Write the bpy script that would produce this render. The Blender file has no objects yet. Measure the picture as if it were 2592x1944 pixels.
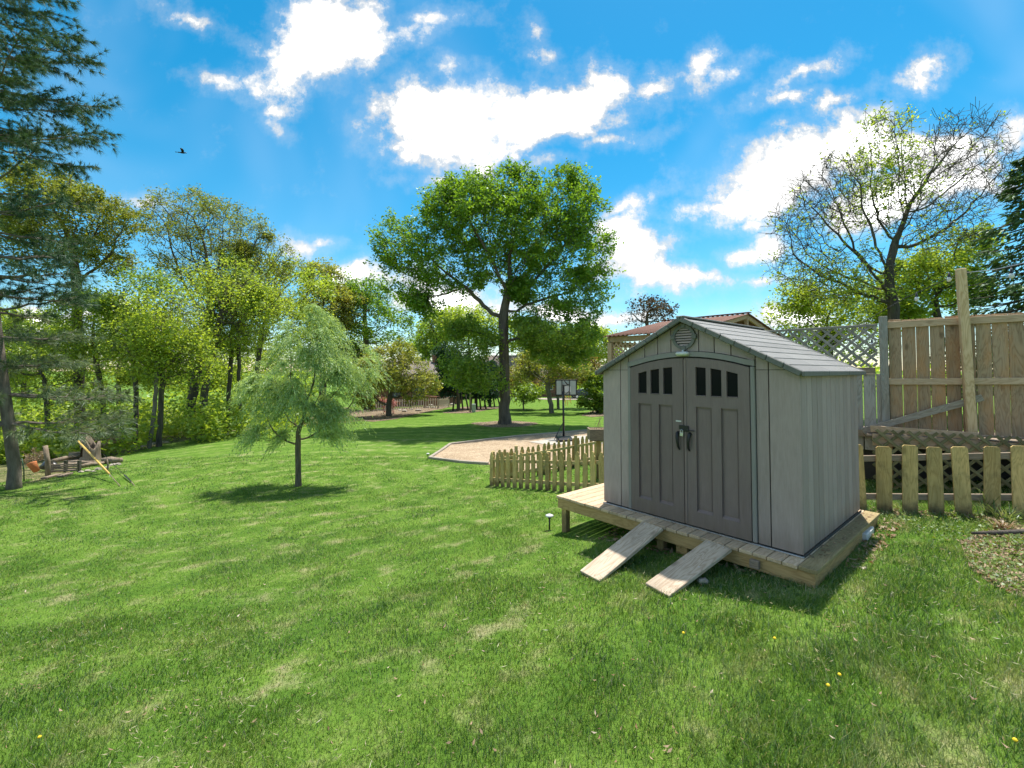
import bpy, math, random
import numpy as np
from mathutils import Vector, Matrix, Euler

# ------------------------------------------------------------------ camera, sky, sun, exposure
scene = bpy.context.scene
F_PX, CX, HORIZON = 1133.0, 1296.0, 938.0        # the photograph's own 2592 x 1944 pixel frame
PITCH = math.radians(1.8)
EYE = Vector((0.0, 0.0, 1.857))
cam_data = bpy.data.cameras.new('camera')
cam = bpy.data.objects.new('camera', cam_data)
scene.collection.objects.link(cam)
cam.location = EYE
cam.rotation_euler = (math.pi / 2 + PITCH, 0, 0)
cam_data.sensor_width = 36
cam_data.lens = 36 * F_PX / 2592
YPP = HORIZON - F_PX * math.tan(PITCH)
cam_data.shift_y = -(972 - YPP) / 2592
cam_data.clip_start = 0.05
cam_data.clip_end = 6000
scene.camera = cam
scene.cycles.max_bounces = 8
scene.cycles.diffuse_bounces = 6
scene.cycles.glossy_bounces = 2
scene.cycles.transmission_bounces = 4
scene.cycles.use_adaptive_sampling = True
scene.cycles.adaptive_threshold = 0.012
world_map_size = 512

SUN_EL, SUN_AZ = math.radians(71), math.radians(28)     # azimuth measured from +Y towards +X
world = bpy.data.worlds.new('World')
scene.world = world
world.use_nodes = True
scene.view_settings.view_transform = 'Standard'
scene.view_settings.look = 'None'
scene.view_settings.gamma = 1
scene.view_settings.use_curve_mapping = False
scene.view_settings.exposure = 1.66
sun_data = bpy.data.lights.new('sun', 'SUN')
sun_data.energy = 2.45
sun_data.angle = math.radians(0.9)
sun_data.color = (1.0, 0.95, 0.87)
sun = bpy.data.objects.new('sun', sun_data)
scene.collection.objects.link(sun)
sd = Vector((math.sin(SUN_AZ) * math.cos(SUN_EL), math.cos(SUN_AZ) * math.cos(SUN_EL), math.sin(SUN_EL)))
sun.rotation_euler = (-sd).to_track_quat('-Z', 'Y').to_euler()
sun.location = (0, 0, 40)


class NT:
    """small helper round a node tree"""
    def __init__(self, tree):
        self.t = tree
        self.n = tree.nodes
        self.l = tree.links

    def new(self, typ, **kw):
        nd = self.n.new(typ)
        for k, v in kw.items():
            setattr(nd, k, v)
        return nd

    def link(self, a, b):
        self.l.new(a, b)

    def put(self, sock, v):
        if isinstance(v, bpy.types.NodeSocket):
            self.l.new(v, sock)
        elif v is not None:
            sock.default_value = v

    def math(self, op, a, b=None, c=None, clamp=False):
        nd = self.new('ShaderNodeMath', operation=op, use_clamp=clamp)
        for i, v in enumerate((a, b, c)):
            self.put(nd.inputs[i], v)
        return nd.outputs[0]

    def vmath(self, op, a, b=None):
        nd = self.new('ShaderNodeVectorMath', operation=op)
        self.put(nd.inputs[0], a)
        if b is not None:
            self.put(nd.inputs[1], b)
        return nd.outputs['Value'] if op in ('LENGTH', 'DOT_PRODUCT', 'DISTANCE') else nd.outputs[0]

    def mix(self, fac, a, b, mode='MIX'):
        nd = self.new('ShaderNodeMix', data_type='RGBA', blend_type=mode)
        self.put(nd.inputs[0], fac)
        for s, v in ((nd.inputs[6], a), (nd.inputs[7], b)):
            if isinstance(v, (tuple, list)) and len(v) == 3:
                v = (*v, 1)
            self.put(s, v)
        return nd.outputs[2]

    def ramp(self, fac, stops, interp='LINEAR'):
        nd = self.new('ShaderNodeValToRGB')
        nd.color_ramp.interpolation = interp
        els = nd.color_ramp.elements
        while len(els) < len(stops):
            els.new(0.5)
        for e, (p, c) in zip(els, stops):
            e.position = p
            e.color = (*c, 1) if len(c) == 3 else c
        self.put(nd.inputs[0], fac)
        return nd.outputs[0]

    def maprange(self, v, a, b, c=0.0, d=1.0, smooth=True):
        nd = self.new('ShaderNodeMapRange')
        nd.interpolation_type = 'SMOOTHSTEP' if smooth else 'LINEAR'
        self.put(nd.inputs[0], v)
        for i, x in enumerate((a, b, c, d)):
            self.put(nd.inputs[i + 1], x)
        return nd.outputs[0]

    def noise(self, vec, scale, detail=4, rough=0.55, dist=0.0, dim='3D'):
        nd = self.new('ShaderNodeTexNoise', noise_dimensions=dim)
        if vec is not None:
            self.put(nd.inputs['Vector'], vec)
        nd.inputs['Scale'].default_value = scale
        nd.inputs['Detail'].default_value = detail
        nd.inputs['Roughness'].default_value = rough
        nd.inputs['Distortion'].default_value = dist
        return nd.outputs[0]

    def combine(self, x, y, z):
        nd = self.new('ShaderNodeCombineXYZ')
        for i, v in enumerate((x, y, z)):
            self.put(nd.inputs[i], v)
        return nd.outputs[0]

    def mapping(self, vec, loc=(0, 0, 0), rot=(0, 0, 0), scale=(1, 1, 1), typ='POINT'):
        nd = self.new('ShaderNodeMapping', vector_type=typ)
        self.put(nd.inputs[0], vec)
        nd.inputs[1].default_value = loc
        nd.inputs[2].default_value = rot
        nd.inputs[3].default_value = scale
        return nd.outputs[0]


def build_sky():
    w = NT(world.node_tree)
    w.n.clear()
    out = w.new('ShaderNodeOutputWorld')
    bg = w.new('ShaderNodeBackground')
    sky = w.new('ShaderNodeTexSky', sky_type='NISHITA')
    sky.sun_disc = False
    sky.sun_elevation = SUN_EL
    sky.sun_rotation = SUN_AZ
    sky.altitude = 200
    sky.air_density = 1.0
    sky.dust_density = 0.25
    sky.ozone_density = 3.0
    hs = w.new('ShaderNodeHueSaturation')
    hs.inputs['Saturation'].default_value = 1.42
    hs.inputs['Hue'].default_value = 0.478
    w.link(sky.outputs[0], hs.inputs['Color'])
    blue = w.mix(1.0, hs.outputs[0], (1.0, 1.0, 1.0), 'MULTIPLY')
    # clouds live at infinity: their place is a direction (u = x/y, v = z/y), so they hold from any standpoint
    tc = w.new('ShaderNodeTexCoord')
    sep = w.new('ShaderNodeSeparateXYZ')
    w.link(tc.outputs['Generated'], sep.inputs[0])
    y = w.math('MAXIMUM', sep.outputs[1], 0.05)
    u = w.math('DIVIDE', sep.outputs[0], y)
    v = w.math('DIVIDE', sep.outputs[2], y)
    uv = w.combine(u, v, 0.0)
    warp = w.new('ShaderNodeTexNoise', noise_dimensions='2D')
    w.put(warp.inputs['Vector'], uv)
    warp.inputs['Scale'].default_value = 5.0
    warp.inputs['Detail'].default_value = 3
    wv = w.vmath('SUBTRACT', warp.outputs['Color'], (0.5, 0.5, 0.5))
    sc = w.new('ShaderNodeVectorMath', operation='SCALE')
    w.link(wv, sc.inputs[0])
    sc.inputs['Scale'].default_value = 0.09
    uvw = w.vmath('ADD', uv, sc.outputs[0])
    blobs = [  # x, y, rx, ry, tilt in the 2212-wide view of the photograph
        (705, 60, 125, 105, 0), (610, 155, 78, 46, 5), (750, 25, 80, 75, 0), (650, 110, 100, 70, 25), (775, 85, 48, 55, 0),
        (565, 98, 44, 12, -15), (865, 44, 46, 18, 8), (935, 4, 50, 12, 5),
        (880, 240, 84, 84, 0), (1000, 262, 140, 92, 0), (1180, 232, 180, 78, 10), (1290, 192, 74, 66, 0),
        (920, 318, 112, 40, -12), (1050, 305, 92, 50, 10), (850, 300, 60, 30, 0),
        (1160, 62, 12, 22, 10), (1175, 106, 26, 14, -30), (975, 142, 20, 13, 0), (460, 174, 32, 12, -20),
        (595, 262, 18, 10, -40), (603, 225, 20, 10, 0), (400, 14, 48, 13, -25),
        (1292, 296, 68, 15, 4), (1175, 342, 36, 11, 15), (1422, 176, 52, 26, 15), (1535, 138, 30, 22, 60), (1575, 152, 26, 10, 30),
        (1740, 158, 84, 22, 30), (1705, 212, 56, 11, 8), (1815, 212, 52, 14, 22), (2003, 140, 56, 26, 35),
        (1700, 360, 190, 74, 25), (1545, 442, 78, 24, 8), (1640, 425, 110, 54, 10), (1850, 300, 130, 58, 15),
        (2000, 318, 150, 48, 0), (2080, 385, 120, 50, 10), (1960, 410, 150, 60, 20), (2195, 288, 40, 22, 20),
        (1372, 545, 78, 84, 0), (1440, 537, 44, 28, 10), (1400, 600, 122, 32, -5), (1520, 616, 130, 18, -4),
        (1632, 622, 80, 12, 0), (1335, 478, 62, 18, 8), (1372, 432, 50, 11, 25), (1638, 497, 26, 9, 0), (1655, 550, 50, 26, 20),
        (1330, 690, 60, 12, 0), (652, 542, 44, 18, -8), (690, 532, 26, 7, -5), (785, 602, 95, 26, 0), (278, 440, 44, 10, -6),
        (970, 655, 110, 45, 0), (240, 672, 110, 26, 0), (1180, 670, 120, 26, 0), (930, 384, 22, 9, 0), (865, 372, 14, 7, 0),
        (1720, 690, 120, 30, 0), (100, 690, 130, 30, 0), (1420, 408, 14, 10, 40),
    ]
    k = F_PX * 2212 / 2592
    hz = HORIZON * 2212 / 2592
    field = None
    for bx, by, rx, ry, an in blobs:
        wgt = min(1.7, max(0.30, (rx * ry) ** 0.5 / 62))            # small scraps of cloud are thin, big ones solid
        m = w.mapping(uvw, ((bx - 1106) / k, (hz - by) / k, 0), (0, 0, math.radians(an)), (rx / k, ry / k, 1), 'TEXTURE')
        d = w.math('MULTIPLY_ADD', w.vmath('LENGTH', m), -wgt, wgt)
        field = d if field is None else w.math('MAXIMUM', field, d)
    field = w.math('MAXIMUM', field, -1.2)
    # outside the view the same broken cloud goes on
    away = w.combine(w.math('DIVIDE', sep.outputs[0], w.math('ADD', w.math('ABSOLUTE', sep.outputs[2]), 0.25)),
                     w.math('DIVIDE', sep.outputs[1], w.math('ADD', w.math('ABSOLUTE', sep.outputs[2]), 0.25)), 0.0)
    gen = w.math('MULTIPLY_ADD', w.noise(away, 1.6, 4, 0.55, 0, '2D'), 5.0, -2.75)
    edge = w.math('MAXIMUM', w.math('SUBTRACT', w.math('ABSOLUTE', u), 1.3), w.math('SUBTRACT', v, 0.95))
    outside = w.maprange(edge, -0.02, 0.25)
    behind = w.maprange(sep.outputs[1], 0.12, 0.3, 1.0, 0.0)
    outside = w.math('MAXIMUM', outside, behind)
    mixf = w.new('ShaderNodeMix', data_type='FLOAT')
    w.put(mixf.inputs[0], outside)
    w.put(mixf.inputs[2], field)
    w.put(mixf.inputs[3], gen)
    fine = w.noise(uv, 13.0, 8, 0.66, 0.0, '2D')
    fine2 = w.noise(uv, 3.2, 2, 0.5, 0, '2D')
    f = w.math('MULTIPLY_ADD', w.math('SUBTRACT', fine, 0.5), 2.5, mixf.outputs[0])
    f = w.math('MULTIPLY_ADD', w.math('SUBTRACT', fine2, 0.5), 0.5, f)
    cov = w.maprange(f, -0.36, 0.50)
    halo = w.math('MULTIPLY', w.maprange(f, -1.0, 0.25), 0.22)
    cov = w.math('MAXIMUM', cov, halo)
    up = w.maprange(sep.outputs[2], -0.01, 0.03)
    cov = w.math('MULTIPLY', cov, up)
    shade = w.maprange(w.noise(uv, 4.5, 3, 0.5, 0, '2D'), 0.35, 0.7, 0.9, 1.06)
    cl = w.new('ShaderNodeVectorMath', operation='SCALE')
    cl.inputs[0].default_value = (1.0, 1.0, 0.99)
    core = w.maprange(f, 0.2, 1.3, 5.2, 26.0)                    # thin edges glow less than the sunlit heart of a cloud
    grey = w.math('MULTIPLY', w.maprange(w.noise(uv, 3.4, 4, 0.55, 0, '2D'), 0.54, 0.70), 0.9)      # greyer, thicker parts
    cmix = w.new('ShaderNodeMix', data_type='FLOAT')
    w.put(cmix.inputs[0], grey)
    w.put(cmix.inputs[2], core)
    cmix.inputs[3].default_value = 5.4
    w.put(cl.inputs['Scale'], w.math('MULTIPLY', cmix.outputs[0], shade))
    # thin veil that makes the blue uneven
    veil = w.math('MULTIPLY', w.maprange(w.noise(uv, 1.7, 3, 0.6, 0.4, '2D'), 0.42, 0.8), 0.13)
    veil = w.math('MULTIPLY', veil, up)
    col = w.mix(veil, blue, (5.2, 6.0, 7.0))
    col = w.mix(cov, col, cl.outputs[0])
    w.put(bg.inputs[0], col)
    bg.inputs[1].default_value = 0.057
    w.link(bg.outputs[0], out.inputs[0])


build_sky()
world.cycles.sampling_method = 'MANUAL'
world.cycles.sample_map_resolution = world_map_size

# ------------------------------------------------------------------ geometry helpers
def ray(px, py):
    cx, cy = (px - CX) / F_PX, (YPP - py) / F_PX
    return np.array([cx, math.cos(PITCH) - math.sin(PITCH) * cy, math.sin(PITCH) + math.cos(PITCH) * cy])


def P(px, py, D):
    """point on the ray through a photo pixel at depth D"""
    r = ray(px, py)
    return Vector((r[0] / r[1] * D, D, EYE.z + r[2] / r[1] * D))


CTRL = np.array([
    (0, 0, -.28), (2.8, 4.3, -.17), (.67, 6.75, -.54), (4.74, 5.88, -.15), (5.4, 6.6, -.15), (6.75, 6.1, -.08),
    (-.62, 12.06, -1.21), (1.65, 10.36, -.87), (-3.2, 17.7, -1.6), (-2.9, 21.1, -1.65), (5.0, 25.6, -1.56), (2.55, 22, -1.52),
    (-.49, 29, -1.57), (-6.3, 13.26, -1.55), (-14.5, 13.06, -1.56), (-18, 18.9, -2.05), (-17.5, 20.9, -2.1),
    (-16.7, 29.6, -2.1), (-10, 41.7, -2.0), (5.8, 63, -2.4), (6.8, 37, -1.7), (1, 41, -1.85),
    (-6, 3, -.95), (-12, 3, -1.3), (5, 1, .05), (9, 3, .35), (9, 8.5, .2), (12, 15, -.3), (20, 30, -.6), (30, 60, -2),
    (-30, 20, -3.2), (-30, 45, -3.4), (-60, 60, -4), (0, 100, -3), (60, 100, -2.5), (-10, -6, -.6), (10, -6, .8),
    (-80, 0, -4), (60, 0, 1.0), (0, -60, .5), (-60, -60, -2), (60, -60, 1), (-80, 120, -4)], float)


def _tps():
    n = len(CTRL)
    d = np.linalg.norm(CTRL[:, None, :2] - CTRL[None, :, :2], axis=2)
    K = np.where(d > 0, d * d * np.log(d + 1e-12), 0) + np.eye(n) * 0.3
    A = np.zeros((n + 3, n + 3))
    A[:n, :n] = K
    A[:n, n] = 1
    A[:n, n + 1:] = CTRL[:, :2]
    A[n:, :n] = A[:n, n:].T
    b = np.zeros(n + 3)
    b[:n] = CTRL[:, 2]
    return np.linalg.solve(A, b)


TW = _tps()


def tz(x, y):
    x = np.asarray(x, float)
    y = np.asarray(y, float)
    sh = np.broadcast(x, y).shape
    xr, yr = np.broadcast_to(x, sh).ravel(), np.broadcast_to(y, sh).ravel()
    r = np.hypot(xr, yr - 20)
    s = np.where(r > 100, 100 / np.maximum(r, 1e-6), 1.0)          # beyond 100 m the land runs level
    xc, yc = xr * s, 20 + (yr - 20) * s
    z = np.empty(len(xc))
    for i in range(0, len(xc), 20000):
        a, b = xc[i:i + 20000], yc[i:i + 20000]
        d2 = (a[:, None] - CTRL[:, 0]) ** 2 + (b[:, None] - CTRL[:, 1]) ** 2
        z[i:i + 20000] = (np.where(d2 > 0, 0.5 * d2 * np.log(d2 + 1e-12), 0) @ TW[:len(CTRL)]
                          + TW[-3] + TW[-2] * a + TW[-1] * b)
    near = np.exp(-(r / 60) ** 2)
    z += near * (0.012 * np.sin(2.1 * xr + 0.7 * yr) + 0.012 * np.sin(1.3 * yr - 0.9 * xr + 1.2) + 0.008 * np.sin(4.3 * xr + 3.1 * yr))
    return z.reshape(sh)


def tz1(x, y):
    return float(tz(np.array([x]), np.array([y]))[0])


def G(px, py):
    """the spot on the ground seen at a photo pixel"""
    r = ray(px, py)
    D = np.concatenate([np.linspace(1.5, 30, 1500), np.linspace(30, 160, 1500)])
    X, Z = r[0] / r[1] * D, EYE.z + r[2] / r[1] * D
    h = Z - tz(X, D)
    i = int(np.argmax(h < 0)) if (h < 0).any() else len(D) - 1
    return Vector((X[i], D[i], float(tz(X[i:i + 1], D[i:i + 1])[0])))


col = scene.collection


def link(o, parent=None):
    col.objects.link(o)
    if parent is not None:
        o.parent = parent
    return o


def tag(o, label=None, cat=None, group=None, kind=None):
    for k, v in (('label', label), ('category', cat), ('group', group), ('kind', kind)):
        if v:
            o[k] = v
    return o


def empty(name, loc=(0, 0, 0), rz=0.0, label=None, cat=None, group=None):
    o = bpy.data.objects.new(name, None)
    o.empty_display_size = 0.2
    link(o)
    o.location = loc
    o.rotation_euler = (0, 0, rz)
    return tag(o, label, cat, group)


def np_mesh(name, verts, loops, totals, mats, smooth=False):
    me = bpy.data.meshes.new(name)
    verts = np.asarray(verts, np.float32)
    loops = np.asarray(loops, np.int32)
    totals = np.asarray(totals, np.int32)
    me.vertices.add(len(verts))
    me.vertices.foreach_set('co', verts.ravel())
    me.loops.add(len(loops))
    me.loops.foreach_set('vertex_index', loops)
    me.polygons.add(len(totals))
    me.polygons.foreach_set('loop_start', np.concatenate([[0], np.cumsum(totals)[:-1]]).astype(np.int32))
    me.polygons.foreach_set('loop_total', totals)
    if smooth:
        me.polygons.foreach_set('use_smooth', np.ones(len(totals), bool))
    me.update(calc_edges=True)
    me.validate()
    for m in (mats if isinstance(mats, (list, tuple)) else [mats]):
        me.materials.append(m)
    return me


class MB:
    """collects shapes and links them as one mesh object"""
    def __init__(self):
        self.v, self.f = [], []

    def add(self, verts, faces):
        o = len(self.v)
        self.v.extend([tuple(p) for p in verts])
        self.f.extend([tuple(i + o for i in f) for f in faces])
        return self

    def box(self, c, s, rot=None, ch=0.0):
        hx, hy, hz = s[0] / 2, s[1] / 2, s[2] / 2
        c = Vector(c)
        R = rot.to_matrix() if isinstance(rot, Euler) else (rot if rot is not None else Matrix.Identity(3))
        if ch <= 0:
            vs = [Vector((x * hx, y * hy, z * hz)) for x in (-1, 1) for y in (-1, 1) for z in (-1, 1)]
            fs = [(0, 1, 3, 2), (4, 6, 7, 5), (0, 4, 5, 1), (2, 3, 7, 6), (0, 2, 6, 4), (1, 5, 7, 3)]
        else:
            ch = min(ch, hx * .8, hy * .8, hz * .8)
            vs, idx = [], {}
            for sx in (-1, 1):
                for sy in (-1, 1):
                    for sz in (-1, 1):
                        for ax in range(3):
                            p = [sx * hx, sy * hy, sz * hz]
                            for a in range(3):
                                if a != ax:
                                    p[a] -= (sx, sy, sz)[a] * ch
                            idx[(sx, sy, sz, ax)] = len(vs)
                            vs.append(Vector(p))
            fs = []
            for ax in range(3):
                a, b = [i for i in range(3) if i != ax]
                for s0 in (-1, 1):
                    q = []
                    for (sa, sb) in ((-1, -1), (1, -1), (1, 1), (-1, 1)):
                        t = [0, 0, 0]
                        t[ax], t[a], t[b] = s0, sa, sb
                        q.append(idx[(*t, ax)])
                    fs.append(tuple(q))
                for sa in (-1, 1):
                    for sb in (-1, 1):
                        t1, t2 = [0, 0, 0], [0, 0, 0]
                        t1[ax], t1[a], t1[b] = -1, sa, sb
                        t2[ax], t2[a], t2[b] = 1, sa, sb
                        fs.append((idx[(*t1, a)], idx[(*t2, a)], idx[(*t2, b)], idx[(*t1, b)]))
            for sx in (-1, 1):
                for sy in (-1, 1):
                    for sz in (-1, 1):
                        fs.append(tuple(idx[(sx, sy, sz, a)] for a in range(3)))
        return self.add([c + R @ p for p in vs], fs)

    def tube(self, pts, rad, sides=8, caps=True):
        pts = [Vector(p) for p in pts]
        n = len(pts)
        if not isinstance(rad, (list, tuple)):
            rad = [rad] * n
        vs, fs = [], []
        up = Vector((0, 0, 1))
        prev = None
        for i, p in enumerate(pts):
            d = (pts[min(i + 1, n - 1)] - pts[max(i - 1, 0)]).normalized()
            if prev is None:
                a = d.cross(up)
                if a.length < 1e-3:
                    a = d.cross(Vector((1, 0, 0)))
            else:
                a = prev - d * prev.dot(d)
            a.normalize()
            prev = a
            b = d.cross(a)
            for k in range(sides):
                t = 2 * math.pi * k / sides
                vs.append(p + (a * math.cos(t) + b * math.sin(t)) * rad[i])
        for i in range(n - 1):
            for k in range(sides):
                k2 = (k + 1) % sides
                fs.append((i * sides + k, i * sides + k2, (i + 1) * sides + k2, (i + 1) * sides + k))
        if caps:
            fs.append(tuple(range(sides - 1, -1, -1)))
            fs.append(tuple((n - 1) * sides + k for k in range(sides)))
        return self.add(vs, fs)

    def prism(self, poly, y0, y1):
        """polygon in x,z pulled along y"""
        n = len(poly)
        vs = [(x, y0, z) for x, z in poly] + [(x, y1, z) for x, z in poly]
        fs = [tuple(range(n)), tuple(range(2 * n - 1, n - 1, -1))]
        fs += [(i, i + n, (i + 1) % n + n, (i + 1) % n) for i in range(n)]
        return self.add(vs, fs)

    def build(self, name, mat, parent=None, smooth=False):
        me = bpy.data.meshes.new(name)
        me.from_pydata(self.v, [], self.f)
        import bmesh
        bm = bmesh.new()
        bm.from_mesh(me)
        bmesh.ops.recalc_face_normals(bm, faces=bm.faces)
        bm.to_mesh(me)
        bm.free()
        me.materials.append(mat)
        if smooth:
            for p in me.polygons:
                p.use_smooth = True
        return link(bpy.data.objects.new(name, me), parent)


def box_obj(name, c, s, mat, parent=None, rot=None, ch=0.004):
    """a box piece with its own origin at its centre"""
    o = MB().box((0, 0, 0), s, None, ch).build(name, mat, parent)
    o.location = c
    if rot is not None:
        o.rotation_euler = rot
    return o


def beam(name, a, b, w, t, mat, parent=None, up=(0, 0, 1), ch=0.004):
    """a piece of timber from a to b: w measured along `up`, t across"""
    a, b = Vector(a), Vector(b)
    d = b - a
    x = d.normalized()
    upv = Vector(up)
    y = upv.cross(x)
    if y.length < 1e-4:
        y = Vector((1, 0, 0)).cross(x)
    y.normalize()
    z = x.cross(y)
    o = MB().box((0, 0, 0), (d.length, t, w), None, ch).build(name, mat, parent)
    o.location = (a + b) / 2
    o.rotation_euler = Matrix((x, y, z)).transposed().to_euler()
    return o


def copy_tree(o, parent=None):
    c = o.copy()
    col.objects.link(c)
    if parent is not None:
        c.parent = parent
    for ch in list(o.children):
        copy_tree(ch, c)
    return c


# ------------------------------------------------------------------ materials
def mat_base(name):
    m = bpy.data.materials.new(name)
    m.use_nodes = True
    w = NT(m.node_tree)
    w.n.clear()
    return m, w


def finish(w, bsdf, bump=None, dist=0.01, strength=0.5):
    out = w.new('ShaderNodeOutputMaterial')
    w.link(bsdf.outputs[0], out.inputs[0])
    if bump is not None:
        b = w.new('ShaderNodeBump')
        b.inputs['Strength'].default_value = strength
        b.inputs['Distance'].default_value = dist
        w.put(b.inputs['Height'], bump)
        w.link(b.outputs[0], bsdf.inputs['Normal'])


def principled(w, colr, rough=0.7, metal=0.0, spec=0.35):
    b = w.new('ShaderNodeBsdfPrincipled')
    if isinstance(colr, tuple):
        colr = (*colr[:3], 1)
    w.put(b.inputs['Base Color'], colr)
    w.put(b.inputs['Roughness'], rough)
    b.inputs['Metallic'].default_value = metal
    b.inputs['Specular IOR Level'].default_value = spec
    return b


def local_vec(w, jitter=True):
    """object coordinates, shifted by a number that differs from object to object"""
    tc = w.new('ShaderNodeTexCoord')
    if not jitter:
        return tc.outputs['Object']
    oi = w.new('ShaderNodeObjectInfo')
    r = w.math('MULTIPLY', oi.outputs['Random'], 37.0)
    return w.vmath('ADD', tc.outputs['Object'], w.combine(r, w.math('MULTIPLY', r, 1.7), w.math('MULTIPLY', r, 0.6)))


def plain(name, c, rough=0.6, metal=0.0, var=0.15, scale=6.0, spec=0.35, bump=0.0):
    m, w = mat_base(name)
    n = w.noise(local_vec(w), scale, 5, 0.6)
    c2 = tuple(x * (1 - var) for x in c)
    c3 = tuple(min(1, x * (1 + var)) for x in c)
    cc = w.ramp(n, [(0.25, c2), (0.75, c3)])
    finish(w, principled(w, cc, rough, metal, spec), n if bump else None, 0.01, bump)
    return m


def wood(name, c1, c2, axis='z', rough=0.75, dark=None, dark_amt=0.35, tone=0.25, grain=26.0, stain=None, stain_amt=0.0):
    """boards: fine grain along one axis, cathedral figure, a few knots, a tone for each board"""
    m, w = mat_base(name)
    v = local_vec(w)
    sc = {'x': (0.07, 1, 1), 'y': (1, 0.07, 1), 'z': (1, 1, 0.07)}[axis]
    vg = w.mapping(v, scale=sc)
    g1 = w.noise(vg, grain * 3, 5, 0.65)
    wav = w.noise(w.mapping(v, scale=tuple(0.16 if s < 1 else 1 for s in sc)), grain * 0.28, 3, 0.5, 0.8)
    rings = w.math('ABSOLUTE', w.math('SINE', w.math('MULTIPLY', wav, 34.0)))
    fig = w.math('MULTIPLY_ADD', rings, 0.45, w.math('MULTIPLY', g1, 0.55))
    cc = w.ramp(fig, [(0.15, c1), (0.8, c2)])
    vo = w.new('ShaderNodeTexVoronoi')
    w.put(vo.inputs['Vector'], w.mapping(v, scale=tuple(0.45 if s < 1 else 1 for s in sc)))
    vo.inputs['Scale'].default_value = 4.2
    knot = w.maprange(vo.outputs['Distance'], 0.05, 0.16, 1.0, 0.0)
    cc = w.mix(w.math('MULTIPLY', knot, 0.65), cc, tuple(x * 0.4 for x in c1))
    if dark:
        dn = w.maprange(w.noise(w.mapping(v, scale=tuple(0.35 if s < 1 else 1 for s in sc)), 3.0, 5, 0.65), 0.42, 0.72)
        cc = w.mix(w.math('MULTIPLY', dn, dark_amt), cc, dark)
    if stain:
        dn = w.maprange(w.noise(v, 5.0, 6, 0.7), 0.5, 0.7)
        cc = w.mix(w.math('MULTIPLY', dn, stain_amt), cc, stain)
    if stain and axis == 'z':                      # soil splashed up the foot of each picket
        raw = w.new('ShaderNodeTexCoord')
        sp = w.new('ShaderNodeSeparateXYZ')
        w.link(raw.outputs['Object'], sp.inputs[0])
        foot = w.math('ADD', w.maprange(sp.outputs[2], 0.05, 0.34, 0.75, 0.0), w.math('MULTIPLY', w.math('SUBTRACT', w.noise(v, 14.0, 5, 0.7), 0.5), 0.9))
        cc = w.mix(w.math('MULTIPLY', w.maprange(foot, 0.15, 0.8), 0.7), cc, (0.085, 0.062, 0.036))
    oi = w.new('ShaderNodeObjectInfo')
    br = w.math('MULTIPLY_ADD', oi.outputs['Random'], tone, 1 - tone / 2)
    cc = w.mix(1.0, cc, w.combine(br, br, w.math('MULTIPLY', br, 1.0)), 'MULTIPLY')
    finish(w, principled(w, cc, rough, 0, 0.2), fig, 0.004, 0.45)
    return m


def leaf_mat(name, c_dark, c_light, trans=0.4, odd=None, odd_amt=0.0, clump=0.9):
    m, w = mat_base(name)
    geo = w.new('ShaderNodeNewGeometry')
    n = w.noise(geo.outputs['Position'], clump, 3, 0.6)
    mixv = w.math('ADD', w.math('MULTIPLY', geo.outputs['Random Per Island'], 0.6), w.math('MULTIPLY', w.math('SUBTRACT', n, 0.3), 0.9))
    cc = w.ramp(mixv, [(0.1, c_dark), (0.85, c_light)])
    if odd:
        cc = w.mix(w.math('MULTIPLY', w.maprange(n, 0.5, 0.66), odd_amt), cc, odd)
    d = w.new('ShaderNodeBsdfDiffuse')
    t = w.new('ShaderNodeBsdfTranslucent')
    w.put(d.inputs[0], cc)
    tc = w.mix(1.0, cc, (1.35, 1.25, 0.6), 'MULTIPLY')
    w.put(t.inputs[0], tc)
    gl = w.new('ShaderNodeBsdfGlossy')
    gl.inputs['Roughness'].default_value = 0.45
    gl.inputs[0].default_value = (0.7, 0.8, 0.8, 1)
    ms = w.new('ShaderNodeMixShader')
    ms.inputs[0].default_value = trans
    w.link(d.outputs[0], ms.inputs[1])
    w.link(t.outputs[0], ms.inputs[2])
    m2 = w.new('ShaderNodeMixShader')
    m2.inputs[0].default_value = 0.04
    w.link(ms.outputs[0], m2.inputs[1])
    w.link(gl.outputs[0], m2.inputs[2])
    out = w.new('ShaderNodeOutputMaterial')
    w.link(m2.outputs[0], out.inputs[0])
    return m


def bark_mat(name, c1, c2, scale=9.0, moss=None):
    m, w = mat_base(name)
    geo = w.new('ShaderNodeNewGeometry')
    v = w.mapping(geo.outputs['Position'], scale=(1, 1, 0.18))
    n = w.noise(v, scale, 6, 0.7, 0.3)
    cc = w.ramp(n, [(0.32, c1), (0.68, c2)])
    if moss:
        mm = w.maprange(w.noise(geo.outputs['Position'], 1.6, 4, 0.6), 0.5, 0.7)
        cc = w.mix(w.math('MULTIPLY', mm, 0.5), cc, moss)
    finish(w, principled(w, cc, 0.9, 0, 0.15), n, 0.03, 0.8)
    return m


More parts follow.
